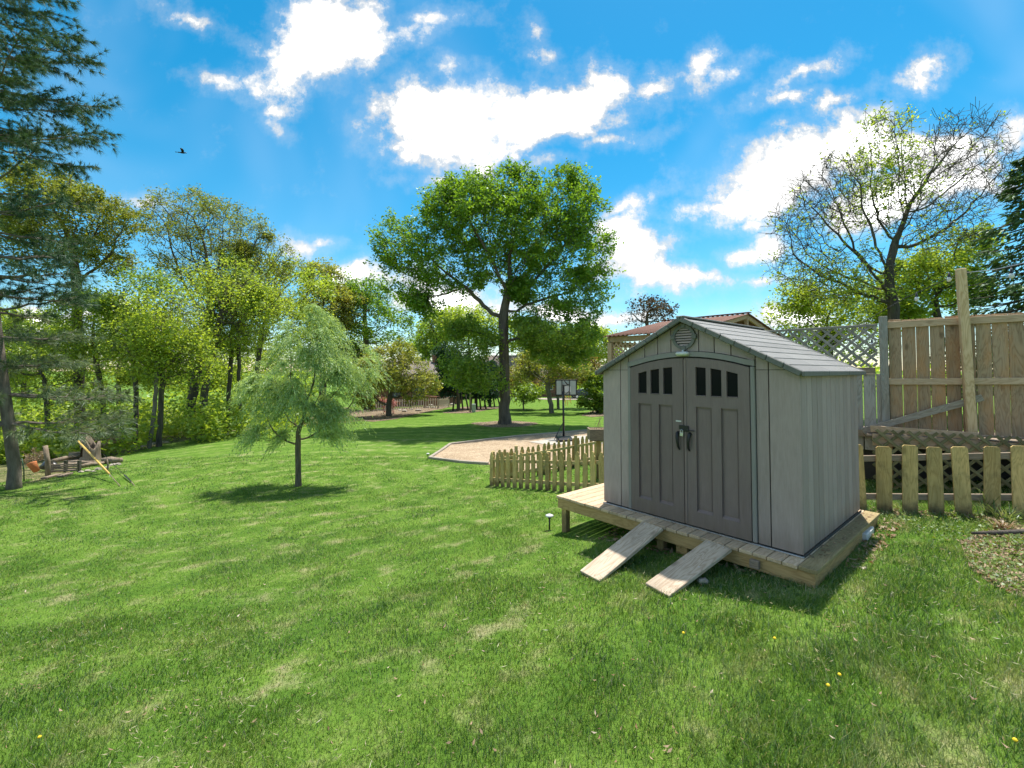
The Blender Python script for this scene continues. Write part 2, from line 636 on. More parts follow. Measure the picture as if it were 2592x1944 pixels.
def lawn_colour(w, blade=False):
    """the lawn's own colour: rings left by mowing round the young willow, straw patches, greener and bluer tufts"""
    geo = w.new('ShaderNodeNewGeometry')
    sep = w.new('ShaderNodeSeparateXYZ')
    w.link(geo.outputs['Position'], sep.inputs[0])
    x = w.math('ADD', sep.outputs[0], 6.3)
    y = w.math('SUBTRACT', sep.outputs[1], 13.3)
    pos2 = w.combine(sep.outputs[0], sep.outputs[1], 0.0)
    wob = w.noise(pos2, 0.35, 3, 0.5)
    r = w.math('SQRT', w.math('ADD', w.math('MULTIPLY', x, x), w.math('MULTIPLY', y, y)))
    r = w.math('MULTIPLY_ADD', wob, 1.6, r)
    th = w.math('ARCTAN2', y, x)
    arc = w.combine(w.math('MULTIPLY', r, 1.0), w.math('MULTIPLY', th, 1.5), 0.0)
    streak = w.noise(arc, 1.9, 4, 0.6)
    stripe = w.math('SINE', w.math('MULTIPLY', r, 5.2))  # light and dark bands of leaning mown grass, put into the colour
    big = w.noise(pos2, 0.5, 3, 0.55)
    mid = w.noise(pos2, 2.3, 5, 0.65)
    fine = w.noise(pos2, 14.0, 4, 0.7)
    tone = w.math('ADD', w.math('MULTIPLY', stripe, 0.10), w.math('MULTIPLY', w.math('SUBTRACT', streak, 0.5), 0.28))
    tone = w.math('ADD', tone, w.math('MULTIPLY', w.math('SUBTRACT', mid, 0.5), 0.75))
    if blade:
        tone = w.math('ADD', tone, w.math('MULTIPLY', w.math('SUBTRACT', geo.outputs['Random Per Island'], 0.5), 0.95))
    else:
        tone = w.math('ADD', tone, w.math('MULTIPLY', w.math('SUBTRACT', fine, 0.5), 0.9))
    tone = w.math('ADD', tone, 0.54)
    green = w.ramp(tone, [(0.05, (0.034, 0.090, 0.011)), (0.35, (0.075, 0.158, 0.020)), (0.65, (0.133, 0.232, 0.034)), (0.95, (0.220, 0.294, 0.073))])
    cool = w.maprange(big, 0.5, 0.68)
    green = w.mix(w.math('MULTIPLY', cool, 0.12), green, (0.065, 0.14, 0.03))
    # straw: cut grass left lying and thin turf
    sN = w.math('MULTIPLY_ADD', w.math('SUBTRACT', streak, 0.5), 0.6, w.math('MULTIPLY_ADD', w.math('SUBTRACT', mid, 0.5), 1.0, 0.5))
    dry = w.maprange(sN, 0.51, 0.80)
    nearm = w.maprange(sep.outputs[1], 16.0, 34.0, 1.0, 0.15)
    dry = w.math('MULTIPLY', dry, nearm)
    if blade:
        dry = w.math('MULTIPLY', dry, w.maprange(geo.outputs['Random Per Island'], 0.0, 0.8, 1.0, 0.3))
        dry = w.math('MAXIMUM', w.math('MULTIPLY', dry, 0.85), w.math('MULTIPLY', w.math('GREATER_THAN', geo.outputs['Random Per Island'], 0.91), 0.85))
    else:
        dry = w.math('MULTIPLY', dry, 0.8)
    return w.mix(dry, green, (0.36, 0.32, 0.185)), tone


def make_lawn():
    m, w = mat_base('lawn_turf')
    cc, tone = lawn_colour(w)
    geo = w.new('ShaderNodeNewGeometry')
    n = w.noise(geo.outputs['Position'], 30.0, 4, 0.7)
    soil = w.maprange(w.noise(geo.outputs['Position'], 60.0, 3, 0.7), 0.5, 0.62)
    cc = w.mix(w.math('MULTIPLY', soil, 0.35), cc, (0.07, 0.075, 0.028))
    finish(w, principled(w, cc, 0.95, 0, 0.05), n, 0.04, 0.9)
    return m


def make_blade():
    m, w = mat_base('grass_blade')
    cc, tone = lawn_colour(w, True)
    d = w.new('ShaderNodeBsdfDiffuse')
    t = w.new('ShaderNodeBsdfTranslucent')
    w.put(d.inputs[0], cc)
    w.put(t.inputs[0], w.mix(1.0, cc, (1.3, 1.3, 0.8), 'MULTIPLY'))
    ms = w.new('ShaderNodeMixShader')
    ms.inputs[0].default_value = 0.45
    w.link(d.outputs[0], ms.inputs[1])
    w.link(t.outputs[0], ms.inputs[2])
    gl = w.new('ShaderNodeBsdfGlossy')
    gl.inputs['Roughness'].default_value = 0.4
    gl.inputs[0].default_value = (0.8, 0.85, 0.9, 1)
    m2 = w.new('ShaderNodeMixShader')
    m2.inputs[0].default_value = 0.05
    w.link(ms.outputs[0], m2.inputs[1])
    w.link(gl.outputs[0], m2.inputs[2])
    out = w.new('ShaderNodeOutputMaterial')
    w.link(m2.outputs[0], out.inputs[0])
    return m


def speckle(name, stops, scale=40.0, bump=0.8, bd=0.03):
    m, w = mat_base(name)
    geo = w.new('ShaderNodeNewGeometry')
    vo = w.new('ShaderNodeTexVoronoi')
    w.put(vo.inputs['Vector'], geo.outputs['Position'])
    vo.inputs['Scale'].default_value = scale
    sepc = w.new('ShaderNodeSeparateColor')
    w.link(vo.outputs['Color'], sepc.inputs[0])
    big = w.noise(geo.outputs['Position'], 1.2, 4, 0.6)
    val = w.math('ADD', w.math('MULTIPLY', sepc.outputs[0], 0.7), w.math('MULTIPLY', w.math('SUBTRACT', big, 0.35), 0.8))
    cc = w.ramp(val, stops)
    finish(w, principled(w, cc, 0.95, 0, 0.1), w.math('SUBTRACT', 1.0, vo.outputs['Distance']), bd, bump)
    return m


def plastic_grain(name, c1, c2, rough=0.55, dirt=False):
    """resin siding with a moulded, brushed wood grain running up"""
    m, w = mat_base(name)
    v = local_vec(w)
    g = w.noise(w.mapping(v, scale=(1, 1, 0.05)), 120.0, 4, 0.6)
    g2 = w.noise(w.mapping(v, scale=(1, 1, 0.18)), 22.0, 4, 0.6, 0.6)
    g3 = w.noise(v, 1.8, 4, 0.6)
    h = w.math('ADD', w.math('MULTIPLY', g, 0.5), w.math('MULTIPLY', g2, 0.5))
    cc = w.ramp(w.math('ADD', w.math('MULTIPLY', h, 0.75), w.math('MULTIPLY', g3, 0.25)), [(0.3, c1), (0.72, c2)])
    oi = w.new('ShaderNodeObjectInfo')
    tn_ = w.math('MULTIPLY_ADD', oi.outputs['Random'], 0.26, 0.87)
    cc = w.mix(1.0, cc, w.combine(tn_, tn_, tn_), 'MULTIPLY')
    if dirt:
        geo = w.new('ShaderNodeNewGeometry')
        sp = w.new('ShaderNodeSeparateXYZ')
        w.link(geo.outputs['Position'], sp.inputs[0])
        run = w.noise(w.mapping(geo.outputs['Position'], scale=(1, 1, 0.12)), 9.0, 5, 0.65)
        low = w.math('ADD', w.maprange(sp.outputs[2], 0.0, 0.42, 0.55, 0.0), w.math('MULTIPLY', w.math('SUBTRACT', run, 0.5), 0.8))
        cc = w.mix(w.math('MULTIPLY', w.maprange(low, 0.1, 0.75), 0.55), cc, (0.115, 0.09, 0.06))
        streaks = w.maprange(run, 0.56, 0.72)
        cc = w.mix(w.math('MULTIPLY', streaks, 0.16), cc, tuple(x * 0.45 for x in c1))
    finish(w, principled(w, cc, rough, 0, 0.35), h, 0.004, 0.5)
    return m


M = {}
M['lawn'] = make_lawn()
M['blade'] = make_blade()
M['siding'] = plastic_grain('grey_resin_siding', (0.293, 0.225, 0.212), (0.436, 0.342, 0.330), dirt=True)
M['siding_trim'] = plastic_grain('grey_resin_trim', (0.193, 0.177, 0.172), (0.244, 0.225, 0.218))
M['door'] = plastic_grain('taupe_resin_door', (0.152, 0.110, 0.106), (0.215, 0.160, 0.155), dirt=True)
M['roof'] = plastic_grain('pale_grey_resin_shingle', (0.169, 0.164, 0.155), (0.236, 0.231, 0.220), 0.6)
M['roof_trim'] = plastic_grain('dark_grey_resin_trim', (0.115, 0.112, 0.105), (0.18, 0.176, 0.166))
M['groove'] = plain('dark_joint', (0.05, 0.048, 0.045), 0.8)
M['glass_dark'] = plain('dark_window', (0.008, 0.009, 0.012), 0.12, 0, 0.1, spec=0.06)
M['black'] = plain('black_plastic', (0.018, 0.018, 0.02), 0.35, 0, 0.2)
M['steel'] = plain('galvanised_steel', (0.55, 0.56, 0.57), 0.35, 0.9, 0.15)
M['white'] = plain('white_plastic', (0.590, 0.590, 0.574), 0.5, 0, 0.06)
M['deck'] = wood('new_deck_board', (0.406, 0.276, 0.164), (0.567, 0.430, 0.291), 'y', tone=0.42, dark=(0.304, 0.229, 0.164), dark_amt=0.35)
M['deck_frame'] = wood('treated_frame_timber', (0.313, 0.196, 0.080), (0.472, 0.319, 0.145), 'x', tone=0.22, dark=(0.201, 0.146, 0.065), dark_amt=0.45)
M['deck_side'] = wood('treated_side_board', (0.255, 0.185, 0.085), (0.385, 0.30, 0.155), 'y', tone=0.1, dark=(0.15, 0.125, 0.06), dark_amt=0.5)
M['ramp'] = wood('weathered_ramp_plank', (0.317, 0.232, 0.156), (0.550, 0.451, 0.344), 'x', tone=0.1, dark=(0.257, 0.204, 0.156), dark_amt=0.55, stain=(0.187, 0.146, 0.108), stain_amt=0.35)
M['picket'] = wood('treated_picket', (0.387, 0.265, 0.095), (0.619, 0.451, 0.194), 'z', tone=0.42, dark=(0.230, 0.179, 0.079), dark_amt=0.6, stain=(0.131, 0.105, 0.051), stain_amt=0.4)
M['picket_rail'] = wood('treated_picket_rail', (0.346, 0.257, 0.110), (0.552, 0.434, 0.214), 'x', tone=0.3, dark=(0.206, 0.177, 0.088), dark_amt=0.5)
M['grey_rail'] = wood('weathered_grey_rail', (0.179, 0.134, 0.096), (0.302, 0.236, 0.177), 'x', tone=0.3, dark=(0.123, 0.090, 0.063), dark_amt=0.5)
M['grey_wood'] = wood('silvered_cedar', (0.230, 0.215, 0.195), (0.388, 0.372, 0.347), 'x', tone=0.35, dark=(0.347, 0.247, 0.157), dark_amt=0.35)
M['cedar'] = wood('half_weathered_cedar_plank', (0.234, 0.157, 0.094), (0.402, 0.291, 0.190), 'x', tone=0.3, dark=(0.493, 0.237, 0.090), dark_amt=0.62)
M['new_post'] = wood('new_pine_post', (0.420, 0.273, 0.131), (0.650, 0.483, 0.294), 'x', tone=0.08)
M['new_rail'] = wood('pale_pine_rail', (0.406, 0.271, 0.164), (0.567, 0.416, 0.284), 'x', tone=0.14, dark=(0.330, 0.243, 0.172), dark_amt=0.3)
M['lattice_green'] = wood('mossy_lattice', (0.131, 0.120, 0.058), (0.230, 0.215, 0.115), 'x', tone=0.4, dark=(0.073, 0.073, 0.037), dark_amt=0.6)
M['lattice_grey'] = wood('grey_lattice', (0.197, 0.184, 0.164), (0.300, 0.279, 0.250), 'x', tone=0.25)
M['pergola_wood'] = wood('pergola_timber', (0.315, 0.210, 0.125), (0.440, 0.315, 0.200), 'z', tone=0.25)
M['pergola_roof'] = plain('brown_corrugated_sheet', (0.185, 0.10, 0.075), 0.75, 0, 0.2, 3.0, spec=0.1)
M['gravel'] = speckle('tan_gravel', [(0.1, (0.236, 0.168, 0.106)), (0.45, (0.394, 0.297, 0.199)), (0.9, (0.551, 0.437, 0.308))], 30.0)
M['concrete'] = plain('pale_concrete', (0.404, 0.370, 0.321), 0.9, 0, 0.12, 3.0)
M['mulch'] = speckle('leaf_mould', [(0.1, (0.076, 0.056, 0.035)), (0.5, (0.199, 0.148, 0.095)), (0.9, (0.399, 0.316, 0.220))], 26.0)
M['floor'] = speckle('woodland_floor', [(0.1, (0.063, 0.070, 0.028)), (0.5, (0.140, 0.147, 0.056)), (0.9, (0.280, 0.224, 0.126))], 9.0)
M['driveway'] = speckle('driveway_stone', [(0.1, (0.28, 0.24, 0.2)), (0.9, (0.48, 0.42, 0.36))], 9.0, 0.3)
M['brick'] = plain('red_brown_brick', (0.27, 0.125, 0.085), 0.9, 0, 0.25, 4.0)
M['house_roof'] = plain('grey_brown_shingle', (0.20, 0.165, 0.155), 0.9, 0, 0.2, 2.0)
M['house_trim'] = plain('house_white_trim', (0.72, 0.71, 0.68), 0.6, 0, 0.05)
M['house_window'] = plain('house_window_glass', (0.05, 0.07, 0.10), 0.1, 0, 0.2, spec=0.7)
M['stone'] = plain('field_stone', (0.33, 0.29, 0.24), 0.9, 0, 0.4, 7.0, bump=0.8)
M['log'] = bark_mat('old_log', (0.16, 0.115, 0.08), (0.36, 0.29, 0.22), 14.0)
M['cut_wood'] = plain('cut_wood', (0.34, 0.26, 0.19), 0.9, 0, 0.35, 9.0, bump=0.5)
M['bark_oak'] = bark_mat('oak_bark', (0.069, 0.057, 0.046), (0.178, 0.149, 0.121), 7.0)
M['bark_dark'] = bark_mat('dark_bark', (0.051, 0.045, 0.038), (0.147, 0.124, 0.104), 8.0, (0.086, 0.112, 0.051))
M['bark_grey'] = bark_mat('grey_bark', (0.098, 0.087, 0.074), (0.230, 0.207, 0.178), 9.0)
M['bark_pine'] = bark_mat('pine_bark', (0.086, 0.069, 0.057), (0.230, 0.190, 0.155), 8.0)
M['bark_young'] = bark_mat('young_willow_bark', (0.10, 0.082, 0.055), (0.21, 0.175, 0.12), 16.0)
M['leaf_oak'] = leaf_mat('oak_leaf', (0.087, 0.191, 0.012), (0.249, 0.418, 0.035), 0.54)
M['leaf_tall'] = leaf_mat('young_oak_leaf', (0.128, 0.174, 0.023), (0.290, 0.342, 0.052), 0.52, (0.255, 0.197, 0.058), 0.35)
M['leaf_lime'] = leaf_mat('lime_leaf', (0.202, 0.306, 0.029), (0.455, 0.574, 0.083), 0.58)
M['leaf_mid'] = leaf_mat('mid_leaf', (0.122, 0.220, 0.021), (0.296, 0.423, 0.053), 0.55)
M['leaf_willow'] = leaf_mat('willow_leaf', (0.226, 0.345, 0.116), (0.488, 0.626, 0.292), 0.45)
M['leaf_olive'] = leaf_mat('olive_leaf', (0.186, 0.220, 0.035), (0.394, 0.429, 0.093), 0.5, (0.348, 0.220, 0.070), 0.3)
M['leaf_rust'] = leaf_mat('rust_leaf', (0.116, 0.099, 0.029), (0.348, 0.220, 0.070), 0.4)
M['leaf_dark'] = leaf_mat('evergreen_leaf', (0.012, 0.041, 0.019), (0.037, 0.099, 0.039), 0.12)
M['leaf_spruce'] = leaf_mat('spruce_needle', (0.023, 0.060, 0.016), (0.099, 0.174, 0.042), 0.2)
M['needle'] = leaf_mat('pine_needle', (0.026, 0.067, 0.039), (0.099, 0.174, 0.081), 0.22)
M['needle_low'] = leaf_mat('grey_green_needle', (0.087, 0.133, 0.064), (0.220, 0.273, 0.139), 0.3)
M['leaf_red'] = leaf_mat('copper_leaf', (0.045, 0.030, 0.022), (0.13, 0.085, 0.05), 0.3)
M['leaf_pink'] = leaf_mat('faded_blossom', (0.30, 0.19, 0.14), (0.52, 0.38, 0.30), 0.3)
M['leaf_cover'] = leaf_mat('ground_cover_leaf', (0.075, 0.125, 0.020), (0.19, 0.26, 0.05), 0.35)
M['leaf_dry'] = leaf_mat('dry_leaf', (0.180, 0.098, 0.045), (0.450, 0.330, 0.217), 0.2)
M['straw'] = leaf_mat('cut_straw', (0.255, 0.230, 0.119), (0.442, 0.399, 0.255), 0.25)
M['flower'] = plain('dandelion_yellow', (0.75, 0.52, 0.02), 0.7, 0, 0.1)
M['board'] = plain('frosted_backboard', (0.344, 0.385, 0.353), 0.3, 0, 0.08)
M['blossom'] = leaf_mat('pink_blossom', (0.42, 0.15, 0.17), (0.70, 0.36, 0.38), 0.3)
M['pale_fence'] = plain('pale_fence_paint', (0.58, 0.50, 0.42), 0.8, 0, 0.1)
M['edging'] = wood('pale_edging_timber', (0.24, 0.20, 0.155), (0.38, 0.335, 0.28), 'x', tone=0.25)
M['yellow'] = plain('yellow_guard', (0.62, 0.42, 0.10), 0.5, 0, 0.08)
M['orange'] = plain('orange_clay', (0.50, 0.17, 0.06), 0.7, 0, 0.2)
M['car'] = plain('dark_grey_paint', (0.05, 0.055, 0.065), 0.25, 0.3, 0.05, spec=0.6)
M['rubber'] = plain('tyre_rubber', (0.02, 0.02, 0.02), 0.8)
rng = np.random.default_rng(11)
random.seed(5)

# ------------------------------------------------------------------ ground
def grid_sheet(name, xs, ys, mat, lift=0.0, mask=None):
    X, Y = np.meshgrid(xs, ys)
    Z = tz(X, Y) + lift
    v = np.stack([X.ravel(), Y.ravel(), Z.ravel()], 1)
    nx, ny = len(xs), len(ys)
    i, j = np.meshgrid(np.arange(nx - 1), np.arange(ny - 1))
    a = (j * nx + i).ravel()
    q = np.stack([a, a + 1, a + nx + 1, a + nx], 1)
    if mask is not None:
        c = v[q].mean(1)
        q = q[mask(c[:, 0], c[:, 1])]
    me = np_mesh(name, v, q.ravel(), np.full(len(q), 4), mat, True)
    return link(bpy.data.objects.new(name, me))


def spread(lo, hi, step, far):
    core = np.arange(lo, hi + 1e-6, step)
    out = [core[-1]]
    s = step
    while out[-1] < far:
        s *= 1.35
        out.append(out[-1] + s)
    inn = [core[0]]
    s = step
    while inn[-1] > -far:
        s *= 1.35
        inn.append(inn[-1] - s)
    return np.concatenate([inn[:0:-1], core, out[1:]])


ground = grid_sheet('ground', spread(-30, 16, 0.4, 2500), spread(-3, 45, 0.4, 2500), M['lawn'])
tag(ground, 'mown green lawn falling gently away from the shed', 'lawn', kind='structure')


def in_poly(x, y, poly):
    x, y = np.asarray(x), np.asarray(y)
    c = np.zeros(x.shape, bool)
    n = len(poly)
    for i in range(n):
        x0, y0 = poly[i]
        x1, y1 = poly[(i + 1) % n]
        t = ((y0 > y) != (y1 > y)) & (x < (x1 - x0) * (y - y0) / ((y1 - y0) + 1e-12) + x0)
        c ^= t
    return c


def poly_sheet(name, poly, mat, lift, step=0.25, thick=0.0):
    """a flat sheet that follows the ground inside a polygon"""
    import bmesh
    bm = bmesh.new()
    vs = []
    pts = []
    n = len(poly)
    for i in range(n):
        a, b = Vector(poly[i]), Vector(poly[(i + 1) % n])
        k = max(1, int((b - a).length / step))
        for j in range(k):
            pts.append(a + (b - a) * j / k)
    f = bm.faces.new([bm.verts.new((p.x, p.y, 0)) for p in pts])
    bmesh.ops.triangulate(bm, faces=[f])
    xs = [p.x for p in pts]
    ys = [p.y for p in pts]
    for ax, lo, hi in ((0, min(xs), max(xs)), (1, min(ys), max(ys))):
        c = lo + step
        while c < hi:
            co = [0, 0, 0]
            no = [0, 0, 0]
            co[ax], no[ax] = c, 1
            bmesh.ops.bisect_plane(bm, geom=bm.verts[:] + bm.edges[:] + bm.faces[:], plane_co=co, plane_no=no)
            c += step
    co = np.array([v.co[:] for v in bm.verts])
    z = tz(co[:, 0], co[:, 1]) + lift
    for v, zz in zip(bm.verts, z):
        v.co.z = zz
    bmesh.ops.recalc_face_normals(bm, faces=bm.faces)
    me = bpy.data.meshes.new(name)
    bm.to_mesh(me)
    bm.free()
    me.materials.append(mat)
    if me.polygons and sum(p.normal.z for p in me.polygons) < 0:
        me.flip_normals()
    o = link(bpy.data.objects.new(name, me))
    return o


def gxy(px, py):
    g = G(px, py)
    return (g.x, g.y)


PIT = [gxy(1088, 1161), gxy(1140, 1126), gxy(1330, 1104), gxy(1440, 1093), gxy(1520, 1088), (7.0, 27.0), (7.6, 18.0), (3.2, 14.6), (0.0, 13.6), gxy(1236, 1176), gxy(1163, 1171)]
pit = poly_sheet('gravel_bed', PIT, M['gravel'], 0.02, 0.5)
tag(pit, 'tan gravel play area behind the picket fence', 'gravel bed', kind='structure')
PAD = [gxy(1338, 1120), gxy(1428, 1107), gxy(1500, 1102), (4.6, 20.0), gxy(1500, 1128), gxy(1382, 1127)]
pad = poly_sheet('concrete_pad', PAD, M['concrete'], 0.035, 0.5)
tag(pad, 'pale concrete pad under the basketball hoop', 'pad', kind='structure')
BED_R = [gxy(2430, 1375), gxy(2455, 1440), gxy(2520, 1490), gxy(2590, 1520), (5.6, 3.6), (8.5, 4.0), (8.5, 6.3), (6.9, 5.75), gxy(2490, 1345)]
bed = poly_sheet('garden_bed', BED_R, M['mulch'], 0.006, 0.25)
tag(bed, 'bed of dead leaves and ground cover below the fence', 'garden bed', kind='structure')
OAK = G(1277, 1072)
ring_o = [(OAK.x + 2.1 * math.cos(t) * (1 + .12 * math.sin(3 * t)), OAK.y + 1.7 * math.sin(t)) for t in np.linspace(0, 2 * math.pi, 25)[:-1]]
tag(poly_sheet('mulch_ring', ring_o, M['mulch'], 0.012, 0.5), 'ring of bare brown earth round the big oak', 'earth', kind='structure')
EVB = [gxy(1120, 1046), gxy(1190, 1046), gxy(1262, 1034), (-0.2, 50), (-5.5, 50)]
tag(poly_sheet('evergreen_bed', EVB, M['mulch'], 0.02, 1.0), 'mulched bed under the dark evergreen trees', 'garden bed', kind='structure')
SHB = [gxy(945, 1068), gxy(1000, 1062), gxy(1080, 1044), gxy(1160, 1026), (-6.2, 54), (-20, 50), (-18, 40)]
tag(poly_sheet('shrub_bed', SHB, M['mulch'], 0.02, 1.0), 'brown earth bed in front of the pale garden fence', 'garden bed', kind='structure')
DRV = [gxy(1390, 1013), (40, 62), (40, 78), (3, 72)]
tag(poly_sheet('driveway', DRV, M['driveway'], 0.05, 2.0), 'pale driveway at the far edge of the lawn', 'driveway', kind='structure')
BUB = [gxy(1470, 1052), gxy(1500, 1056), gxy(1560, 1052), gxy(1560, 1042), gxy(1500, 1040)]
tag(poly_sheet('bush_bed', BUB, M['mulch'], 0.015, 0.6), 'patch of brown earth under the round green bush', 'garden bed', kind='structure')


class Thing:
    """an Empty at a base point; pieces are given in world coordinates"""
    def __init__(self, name, loc, label, cat, group=None):
        self.loc = Vector(loc)
        self.o = empty(name, self.loc, 0, label, cat, group)

    def beam(self, name, a, b, w, t, mat, parent=None, up=(0, 0, 1), ch=0.004):
        a, b = Vector(a), Vector(b)
        if parent is None:
            return beam(name, a - self.loc, b - self.loc, w, t, mat, self.o, up, ch)
        return beam(name, a - self.loc - parent.location, b - self.loc - parent.location, w, t, mat, parent, up, ch)

    def mb(self, name, m, mat, smooth=False, parent=None):
        m.v = [(v[0] - self.loc.x, v[1] - self.loc.y, v[2] - self.loc.z) for v in m.v]
        return m.build(name, mat, parent or self.o, smooth)

    def at(self, o, p, rz=0.0, parent=None):
        o.parent = parent or self.o
        o.location = Vector(p) - self.loc
        o.rotation_euler = (0, 0, rz)
        return o


WF = [(-40, 12), gxy(20, 1230), gxy(110, 1216), gxy(230, 1176), gxy(330, 1146), gxy(420, 1122), gxy(560, 1104), gxy(640, 1092), gxy(760, 1078), gxy(900, 1068), (-14, 44), (-22, 60), (-70, 70), (-75, 12)]
tag(poly_sheet('woodland_floor', WF, M['floor'], 0.01, 1.5), 'leaf-strewn floor of the wood left of the lawn', 'woodland floor', kind='structure')

# pit edging: one timber for each straight run
for k, (a, b, lab) in enumerate([(0, 1, 'grey timber edging on the short left end of the gravel'), (1, 2, 'long timber edging along the far side of the gravel'),
                                 (2, 4, 'timber edging at the far right of the gravel'), (10, 0, 'near timber edging at the pointed corner of the gravel'),
                                 (9, 10, 'near timber edging that meets the picket fence')]):
    p, q = Vector(PIT[a]), Vector(PIT[b])
    n = max(2, int((q - p).length / 1.5))
    pts = [p + (q - p) * i / n for i in range(n + 1)]
    pts = [Vector((v.x, v.y, tz1(v.x, v.y) + 0.035)) for v in pts]
    t = Thing('landscape_timber', pts[0], lab, 'edging', 'timbers round the gravel')
    for i in range(n):
        t.beam('timber', pts[i], pts[i + 1], 0.11, 0.12, M['edging'], ch=0.015)

# ------------------------------------------------------------------ shed
SHED_RZ = math.radians(-49.37)
SHED_LOC = Vector((2.09, 5.4186, 0.0))
ex = Vector((math.cos(SHED_RZ), math.sin(SHED_RZ), 0))
ey = Vector((-math.sin(SHED_RZ), math.cos(SHED_RZ), 0))


def SL(x, y, z=0.0):
    return SHED_LOC + ex * x + ey * y + Vector((0, 0, z))


shed = empty('garden_shed', SHED_LOC, SHED_RZ, 'grey resin garden shed with double doors on a wooden platform', 'shed')
W2, DEP, EAVE, RIDGE = 1.22, 2.25, 1.845, 2.475


def roof_z(x):
    return RIDGE - abs(x) * (RIDGE - EAVE) / W2


wall = MB().prism([(-1.2, 0.0), (1.2, 0.0), (1.2, EAVE - .03), (0, RIDGE - .03), (-1.2, EAVE - .03)], 0.022, DEP - 0.022).build('wall', M['groove'], shed)


def arch(x):
    return 1.90 + 0.12 * (1 - min(1, (x / 0.76) ** 2))


def prism_piece(name, poly, y0, y1, mat, parent):
    cx = sum(p[0] for p in poly) / len(poly)
    cz = sum(p[1] for p in poly) / len(poly)
    o = MB().prism([(p[0] - cx, p[1] - cz) for p in poly], y0, y1).build(name, mat, parent)
    o.location = (cx, 0, cz)
    return o


g = 0.006
for s in (-1, 1):
    for x0, x1 in ((0.803, 0.932), (0.932, 1.222)):
        prism_piece('plank', [(s * (x0 + g), 0.03), (s * (x1 - (g if x1 < 1.2 else 0)), 0.03), (s * (x1 - (g if x1 < 1.2 else 0)), 1.862), (s * (x0 + g), 1.862)], 0.0, 0.022, M['siding'], wall)
        prism_piece('plank', [(s * (x0 + g), 1.868), (s * (x1 - g), 1.868), (s * (x1 - g), min(roof_z(x1), 9) - .012), (s * (x0 + g), roof_z(x0) - .012)], 0.0, 0.022, M['siding'], wall) if x1 < 1.0 else prism_piece('plank', [(s * (x0 + g), 1.868), (s * 1.165, 1.868), (s * (x0 + g), roof_z(x0) - .012)], 0.0, 0.022, M['siding'], wall)
xs_g = [-0.803, -0.55, -0.362, -0.178, 0.178, 0.362, 0.55, 0.803]
for x0, x1 in zip(xs_g[:-1], xs_g[1:]):
    if abs(x0 - x1) < 0.08:
        continue
    n = 6
    lower = [(x0 + g + (x1 - x0 - 2 * g) * i / n) for i in range(n + 1)]
    poly = [(x, arch(x) + 0.072) for x in lower]
    top = [(x, roof_z(x) - 0.012) for x in ((x1 - g, 0.0, x0 + g) if x0 < 0 < x1 else (x1 - g, x0 + g))]
    prism_piece('plank', poly + top, 0.0, 0.022, M['siding'], wall)
nb = 13
for s in (-1, 1):
    for k in range(nb):
        y0, y1 = 0.026 + k * (DEP - 0.052) / nb, 0.026 + (k + 1) * (DEP - 0.052) / nb
        box_obj('plank', (s * 1.211, (y0 + y1) / 2, 0.03 + 0.905), (0.022, y1 - y0 - 0.012, 1.81), M['siding'], wall, None, 0.005)
for k in range(12):
    x0 = -1.2 + k * 0.2
    xm = x0 + 0.1
    box_obj('plank', (xm, DEP - 0.011, 0.03 + (roof_z(xm) - 0.06) / 2), (0.193, 0.022, roof_z(xm) - 0.12), M['siding'], wall, None, 0.005)
# door surround
tr = MB()
for s in (-1, 1):
    tr.box((s * 0.778, 0.0, 0.03 + 0.935), (0.046, 0.05, 1.87), None, 0.006)
n = 16
xa = [-0.801 + 1.602 * i / n for i in range(n + 1)]
ptop = [(x, arch(x) + 0.066) for x in xa]
pbot = [(x, arch(x) + 0.006) for x in xa]
for i in range(n):
    tr.prism([pbot[i], pbot[i + 1], ptop[i + 1], ptop[i]], -0.024, 0.021)
tr.build('door_trim', M['siding_trim'], shed)
box_obj('base_strip', (0, -0.006, 0.008), (2.46, 0.03, 0.015), M['steel'], shed, None, 0.003)
box_obj('base_strip', (1.228, 1.125, 0.014), (0.012, 2.24, 0.026), M['groove'], shed, None, 0.003)

